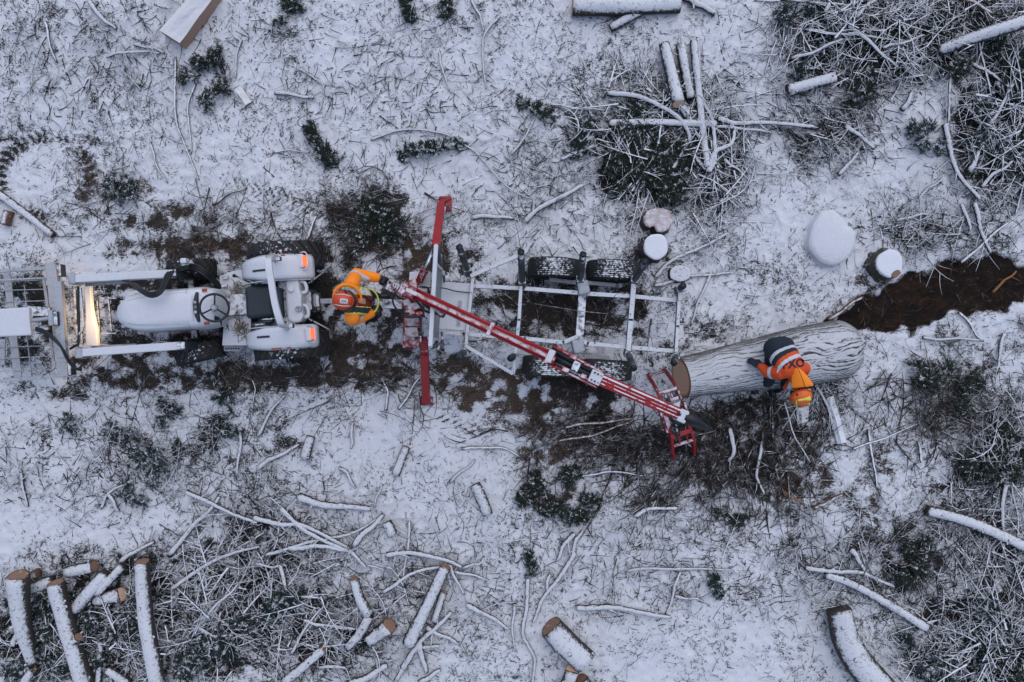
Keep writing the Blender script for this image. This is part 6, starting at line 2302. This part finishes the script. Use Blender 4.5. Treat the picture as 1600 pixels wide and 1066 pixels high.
# trousers and boots
t1 = MB()
bo = []
for sg in (1, -1):
    hip = pel + Vector((0, .09 * sg, -.03))
    kn = Vector((-2.12 + .03 * sg, .555 + .12 * sg, .50))
    an = Vector((-2.16 + .06 * sg, .555 + .13 * sg, z0 + .16))
    t1.capsule(hip, kn, .108, .082)
    t1.capsule(kn, an, .080, .072)
    bt = MB()
    bt.capsule(an + ZUP * .04, an - ZUP * .07, .066, .062)
    bt.capsule(an - ZUP * .09 + Vector((-.03, 0, 0)), an + Vector((.15, .01 * sg, -.10)), .058, .050)
    bo.append(bt)
t1.capsule(pel + Vector((0, .03, .05)), pel + Vector((0, -.03, .05)), .165, .165)
fused(t1, "trousers", 'navy', P1, .010)
for bt in bo:
    fused(bt, "boot", 'black', P1, .009)
# jacket
j = MB()
j.capsule(pel + Vector((-.01, .05, -.02)), chest + Vector((-.005, .07, 0)), .170, .165)
j.capsule(pel + Vector((-.01, -.05, -.02)), chest + Vector((-.005, -.07, 0)), .170, .165)
j.capsule(chest + Vector((.04, .04, -.12)), chest + Vector((.03, -.04, -.12)), .18, .18)
j.capsule(shL + Vector((0, -.05, .0)), neck - ZUP * .02, .095, .09)
j.capsule(shR + Vector((0, .05, .0)), neck - ZUP * .02, .095, .09)
j.capsule(shL, shR, .09, .09)
jk = fused(j, "jacket", 'orange', P1, .010)
for (a_, e_, w_) in ((shL, elL, wrL), (shR, elR, wrR)):
    sl = MB()
    sl.capsule(a_, e_, .105, .092)
    sl.capsule(e_, w_, .092, .070)
    so = fused(sl, "sleeve", 'hi_orange', jk, .009)
    ax1 = (e_ - a_).normalized()
    peel(so, lambda p, n, a_=a_, ax1=ax1, L_=(e_ - a_).length: .62 * L_ < (p - a_).dot(ax1) < .62 * L_ + .05 and True, .004, "reflective_band", 'reflect', jk)
# vest panels on the jacket front and shoulders
peel(jk, lambda p, n: abs(p.y - .555) < .085 and p.x > -2.2 and p.z < 1.47, .004, "vest_front", 'vest_dark', P1)
peel(jk, lambda p, n: .085 <= (p.y - .555) < .165 and p.x > -2.32 and p.z > .9 and n.z > -.2, .0045, "vest_panel", 'reflect', P1)
peel(jk, lambda p, n: .085 <= -(p.y - .555) < .165 and p.x > -2.32 and p.z > .9 and n.z > -.2, .0045, "vest_panel", 'vest_teal', P1)
for (lo_, hi_) in ((.165, .188), (.078, .090)):
    for sg in (1, -1):
        peel(jk, lambda p, n, lo_=lo_, hi_=hi_, sg=sg: lo_ <= sg * (p.y - .555) < hi_ and p.x > -2.3 and p.z > .95 and n.z > -.3, .007, "vest_piping", 'yellow', P1)
ring_ = []
for k in range(25):
    a_ = math.pi * (-.5 + k / 24)
    ring_.append(Vector((-2.03 + .155 * math.cos(a_) - .02, .555 + .19 * math.sin(a_), 1.16 - .06 * math.cos(a_))))
MB().tube(ring_, .012, 8).build("vest_hem", 'yellow', P1, True)
MB().tube(catmull([Vector((-2.09, .66, 1.43)), Vector((-2.02, .60, 1.36)), Vector((-1.97, .545, 1.24)), Vector((-1.95, .53, 1.12))], 14), .009, 6).build("harness_strap", 'black', P1, True)
MB().tube(catmull([Vector((-1.96, .62, 1.2)), Vector((-1.94, .55, 1.2)), Vector((-1.96, .48, 1.2))], 10), .009, 6).build("harness_strap", 'black', P1, True)
# hood round the neck
hd = MB()
for (r_, tb) in ((.165, .035),):
    pts = []
    for k in range(29):
        a_ = math.radians(-20 + 255 * k / 28)
        pts.append(Vector((-2.235 + .175 * math.cos(a_), .585 + .175 * math.sin(a_), 1.62 + .02 * math.sin(a_) - .10 * max(0, math.cos(a_)))))
    hd.tube(pts, [.012 + .014 * math.sin(math.pi * k / 28) for k in range(29)], 10)
hd.build("hood", 'hi_orange', P1, True)
# gloves
for (e_, w_, th, fw_, pn) in ((elL, wrL, -1, (1, -.35, -.05), (0, 0, -1)), (elR, wrR, 1, (.75, .5, -.1), (0, 0, -1))):
    g = MB()
    d = (w_ - e_).normalized()
    g.capsule(w_ - d * .03, w_ + d * .02, .052, .042)
    hand(g, w_ + d * .02, fw_, pn, th, 1.0, 1.18)
    fused(g, "glove", 'black', P1, .0055, 3)
# helmet, ear defenders, face mesh
sh, dome = helmet(P1, hc + hu * .035, hf, hs, hu, hR, 0)
for sg in (-1, 1):
    pts = [dome(-.11 + .22 * k / 10, sg * (.078 - .012 * abs(k / 5 - 1)), .004) for k in range(11)]
    MB().tube(pts, .006, 6).build("ridge", 'badge', sh, True)
m = MB()
rows = [[dome(-.03 + .105 * i / 6, -.032 + .06 * jj / 4 - .012, .006) for jj in range(5)] for i in range(7)]
rows = [[dome(.018 + .105 * (i - 3) / 6 * (1 - .12 * abs(jj - 2) / 2), -.044 + .062 * jj / 4, .006) for jj in range(5)] for i in range(7)]
m.add([p for r_ in rows for p in r_], [(i * 5 + jj, i * 5 + jj + 1, (i + 1) * 5 + jj + 1, (i + 1) * 5 + jj) for i in range(6) for jj in range(4)])
bg = m.build("badge", 'badge', sh, True)


def text_on(txt, size, org_, xd, yd, target, mat, parent, name, lift=.006, down=None, bold=.0):
    """flat print: letters laid on the target's surface along 'down'"""
    cu_ = bpy.data.curves.new(name, 'FONT')
    cu_.body = txt
    cu_.size = size
    cu_.align_x = 'CENTER'
    cu_.align_y = 'CENTER'
    cu_.offset = bold
    cu_.resolution_u = 4
    ob = bpy.data.objects.new(name, cu_)
    COL.objects.link(ob)
    bpy.context.view_layer.update()
    dg = bpy.context.evaluated_depsgraph_get()
    me = bpy.data.meshes.new_from_object(ob.evaluated_get(dg))
    bpy.data.objects.remove(ob)
    bm = bmesh.new()
    bm.from_mesh(me)
    bmesh.ops.triangulate(bm, faces=bm.faces)
    for _ in range(3):
        ed = [e for e in bm.edges if e.calc_length() > size * .16]
        if ed:
            bmesh.ops.subdivide_edges(bm, edges=ed, cuts=1)
            bmesh.ops.triangulate(bm, faces=bm.faces)
    tm = target.data
    o0 = org(target)
    tree = BVHTree.FromPolygons([v.co + o0 for v in tm.vertices], [tuple(p.vertices) for p in tm.polygons])
    xd, yd = Vector(xd).normalized(), Vector(yd).normalized()
    dn = Vector(down).normalized()
    vs = []
    for v in bm.verts:
        p = Vector(org_) + xd * v.co.x + yd * v.co.y
        hit = tree.ray_cast(p - dn * .5, dn)
        q = hit[0] if hit[0] is not None else p
        vs.append(q - dn * lift)
    mm = MB()
    mm.v = vs
    mm.f = [tuple(l.vert.index for l in f.loops) for f in bm.faces]
    bm.verts.index_update()
    bm.free()
    return mm.build(name, mat, parent, fix=False)


text_on("888", .05, dome(.018, -.014), hf, hs, sh, 'glyph', bg, "badge_print", .011, -hu, .001)
for sg in (-1, 1):
    e_ = MB().blob(hc + hs * sg * .115 - hu * .0, .042, .026, .050, 14, 10, hR).build("ear_defender", 'black', sh, True)
MB().tube(catmull([hc + hs * .125 + hu * .02, hc + hs * .138 + hu * .09 + hf * .02, hc + hs * .10 + hu * .13 + hf * .04], 10), .012, 6).build("defender_arm", 'black', sh, True)
m = MB()
vs = []
for i in range(4):
    for k in range(13):
        a_ = math.radians(-75 + 150 * k / 12)
        r_ = .155 + .01 * i
        vs.append(hc + hu * (.065 - .045 * i) + hf * r_ * math.cos(a_) * 1.0 + hs * (r_ - .02) * math.sin(a_))
m.add(vs, [(i * 13 + k, i * 13 + k + 1, (i + 1) * 13 + k + 1, (i + 1) * 13 + k) for i in range(3) for k in range(12)])
vz = m.build("face_screen", 'black', sh, True)
vz.modifiers.new("thick", 'SOLIDIFY').thickness = .006

# the worker sitting on the log, bent forward towards the bottom of the picture
lz = .80
P2 = thing("person", "worker in navy and orange jacket sitting bent forward on the felled log", "person", (3.86, -.35, gz(3.86, -.6)), None)
pel = Vector((3.86, -.12, .93))
mid = W(1227, 560, 1.13)
chest = W(1237, 577, 1.22)
neck = W(1245, 594, 1.20)
hc = W(1250, 614, 1.16)
shR, shL = W(1219, 583, 1.18), W(1256, 576, 1.16)
elR, wrR = W(1199, 582, .99), W(1190, 573, .87)
elL = Vector((4.15, -.52, .92))
wrL = Vector((4.04, -.66, .66))
hm, hf, hs, hu, hR = head_parts(P2, hc, (.08, -.62, -.80), (.05, -.80, .60))
b = hm
b.capsule(neck, hc - hu * .04, .062, .058)
b.capsule(pel, mid, .11, .11)
b.capsule(mid, chest, .11, .11)
b.capsule(chest, neck, .10, .065)
b.capsule(shL, shR, .06, .06)
for (a_, e_, w_) in ((shL, elL, wrL), (shR, elR, wrR)):
    b.capsule(a_, e_, .05, .042)
    b.capsule(e_, w_, .042, .03)
kn = {1: Vector((3.80, -.60, .62)), -1: Vector((4.06, -.58, .64))}
an = {1: Vector((3.76, -.64, gz(3.76, -.64) + .12)), -1: Vector((4.05, -.68, gz(4.05, -.68) + .12))}
for sg in (1, -1):
    hip = pel + Vector((-.09 * sg, -.02, -.02))
    b.capsule(hip, kn[sg], .085, .06)
    b.capsule(kn[sg], an[sg], .056, .042)
    b.capsule(an[sg] - ZUP * .05, an[sg] + Vector((0, -.13, -.07)), .042, .035)
body = fused(b, "body", 'skin', P2, .010)
face_details(body, hc, hf, hs, hu, hR)
t1 = MB()
bo = []
for sg in (1, -1):
    hip = pel + Vector((-.09 * sg, -.02, -.02))
    t1.capsule(hip, kn[sg], .112, .086)
    t1.capsule(kn[sg], an[sg] + ZUP * .06, .084, .074)
    bt = MB()
    bt.capsule(an[sg] + ZUP * .08, an[sg] - ZUP * .04, .066, .062)
    bt.capsule(an[sg] - ZUP * .06 + Vector((0, .03, 0)), an[sg] + Vector((0, -.15, -.07)), .056, .050)
    bo.append(bt)
t1.capsule(pel + Vector((-.05, 0, 0)), pel + Vector((.05, 0, 0)), .165, .165)
trs = fused(t1, "trousers", 'navy', P2, .010)
peel(trs, lambda p, n: .40 < p.z < .46, .004, "reflective_band", 'reflect', trs)
peel(trs, lambda p, n: p.z > .5 and -.47 < p.y < -.42, .004, "reflective_band", 'reflect', trs)
for bt in bo:
    fused(bt, "boot", 'black', P2, .009)
spine = [pel, mid, chest, neck]
# jacket body: two overlapping tubes side by side so that the back is broad
j = MB()
sx = Vector((1, .12, 0)).normalized()
wid = (.075, .07, .065)
rad = (.14, .14, .125)
for sg in (-1, 1):
    for i in range(2):
        j.capsule(spine[i] + sx * sg * wid[i], spine[i + 1] + sx * sg * wid[i + 1], rad[i], rad[i + 1])
for i in range(2):
    j.capsule(spine[i], spine[i + 1], .148, .142)
j.capsule(spine[0] - (spine[1] - spine[0]) * .12 + sx * .06, spine[0] - (spine[1] - spine[0]) * .12 - sx * .06, .165, .165)
j.capsule(shL, chest, .09, .125)
j.capsule(shR, chest, .09, .125)
j.capsule(chest, neck, .12, .09)
j.capsule(neck, neck.lerp(hc, .5), .088, .080)
j.capsule(shR, elR, .098, .082)
j.capsule(elR, wrR, .080, .062)
j.capsule(shL, elL, .095, .080)
j.capsule(elL, wrL, .080, .062)
jk = fused(j, "jacket", 'orange', P2, .009, 6)
a0 = (chest - pel).normalized()
ax2 = (a0 + Vector((.30, 0, 0))).normalized()


def along(p):
    return (p - pel).dot(ax2)


la_ = (W(1228, 563, 1.25) - pel).dot(ax2)


def is_torso(p):
    # not the reaching arm: arm lies west of the shoulder line
    q = (p - shR)
    d1 = (elR - shR).normalized()
    return not (q.dot(d1) > -.02 and (q - d1 * q.dot(d1)).length < .125)


N0 = (W(1222, 556, 1.28) - pel).dot(ax2)
peel(jk, lambda p, n: along(p) < N0 and is_torso(p), .004, "navy_panel", 'navy', jk)
peel(jk, lambda p, n: N0 - .125 < along(p) < N0 - .068 and is_torso(p), .008, "reflective_band", 'reflect', jk)
peel(jk, lambda p, n: N0 + .055 < along(p) < N0 + .105 and is_torso(p), .006, "reflective_band", 'reflect', jk)
dA = (elR - shR).normalized()
peel(jk, lambda p, n: not is_torso(p) and .10 < (p - shR).dot(dA) < .155, .006, "reflective_band", 'reflect', jk)
dB = (elL - shL).normalized()
peel(jk, lambda p, n: .16 < (p - shL).dot(dB) < .21 and (p - shL - dB * (p - shL).dot(dB)).length < .13, .006, "reflective_band", 'reflect', jk)
text_on("PXO", .155, W(1240, 569, 1.30), (1, .12, 0), (-.12, 1, 0), jk, 'navy', jk, "back_lettering", .005, (.33, -.03, -1), .006)
# hood lying on the shoulders
hd = MB()
vs = []
rows, cols = 7, 11
for i in range(rows):
    u_ = i / (rows - 1)
    for k in range(cols):
        v_ = -1 + 2 * k / (cols - 1)
        wv = .15 * (.4 + .72 * u_ ** .8) * v_
        p = chest.lerp(hc, -.05 + .80 * u_) + sx * (wv + .03)
        p.z = 1.385 - .10 * v_ * v_ * (1 - .2 * u_) + .03 * math.sin(u_ * 3) - .03 * u_
        vs.append(p)
hd.add(vs, [(i * cols + k, i * cols + k + 1, (i + 1) * cols + k + 1, (i + 1) * cols + k) for i in range(rows - 1) for k in range(cols - 1)])
ho = hd.build("hood", 'hi_orange', P2, True)
ho.modifiers.new("thick", 'SOLIDIFY').thickness = .02
ho.modifiers.new("soft", 'SUBSURF').render_levels = 1
MB().tube([vs[k * cols + 5] + Vector((0, 0, .004)) for k in range(rows)], .003, 5).build("seam", 'vest_dark', ho, True)
for (e_, w_, th, fw_, pn) in ((elR, wrR, -1, (-.75, .45, -.35), (-.3, 0, -1)), (elL, wrL, 1, (-.3, -.5, -.6), (-.6, .2, -.3))):
    g = MB()
    d = (w_ - e_).normalized()
    g.capsule(w_ - d * .05, w_ + d * .02, .056, .044)
    hand(g, w_ + d * .02, fw_, pn, th, .45, 1.2)
    fused(g, "glove", 'navy', P2, .0055, 3)
sh, dome = helmet(P2, hc + hu * .035, hf, hs, hu, hR, 1)


def strip(fn, n, w_, name, mat):
    C_ = [fn(k / (n - 1)) for k in range(n)]
    m_ = MB()
    pts_ = [dome(x, y, .004) for x, y in C_]
    m_.tube(pts_, w_, 6)
    return m_.build(name, mat, sh, True)


strip(lambda t: (.085 + .052 * math.cos(2.6 - 3.6 * t), .055 * 1 + .05 * math.sin(2.6 - 3.6 * t)), 16, .014, "yellow_swirl", 'yellow')
strip(lambda t: (.09 + .02 * math.cos(2.6 - 3.4 * t), .062 + .02 * math.sin(2.6 - 3.4 * t)), 10, .010, "yellow_swirl", 'yellow')
strip(lambda t: (-.065 - .03 * math.sin(t * 3.14), -.085 + .17 * t), 14, .018, "yellow_band", 'yellow')
strip(lambda t: (-.10, -.01 + .085 * t), 10, .017, "yellow_band", 'yellow')
strip(lambda t: (-.05 + .15 * t, -.10 + .012 * t), 12, .010, "yellow_edge", 'yellow')
for sg in (-1, 1):
    MB().blob(hc + hs * sg * .12 - hf * .02 + hu * .01, .045, .028, .05, 14, 10, hR).build("ear_defender", 'yellow' if sg > 0 else 'black', sh, True)
MB().tube(catmull([hc + hu * .03 - hf * .12 - hs * .05, hc + hu * .05 - hf * .15 - hs * .02, hc + hu * .02 - hf * .145 + hs * .05], 10), .02, 8).build("helmet_strap", 'black', sh, True)
MB().blob(hc + hu * .09 - hf * .10 - hs * .075, .03, .028, .025, 12, 8).build("strap_knob", 'black', sh, True)
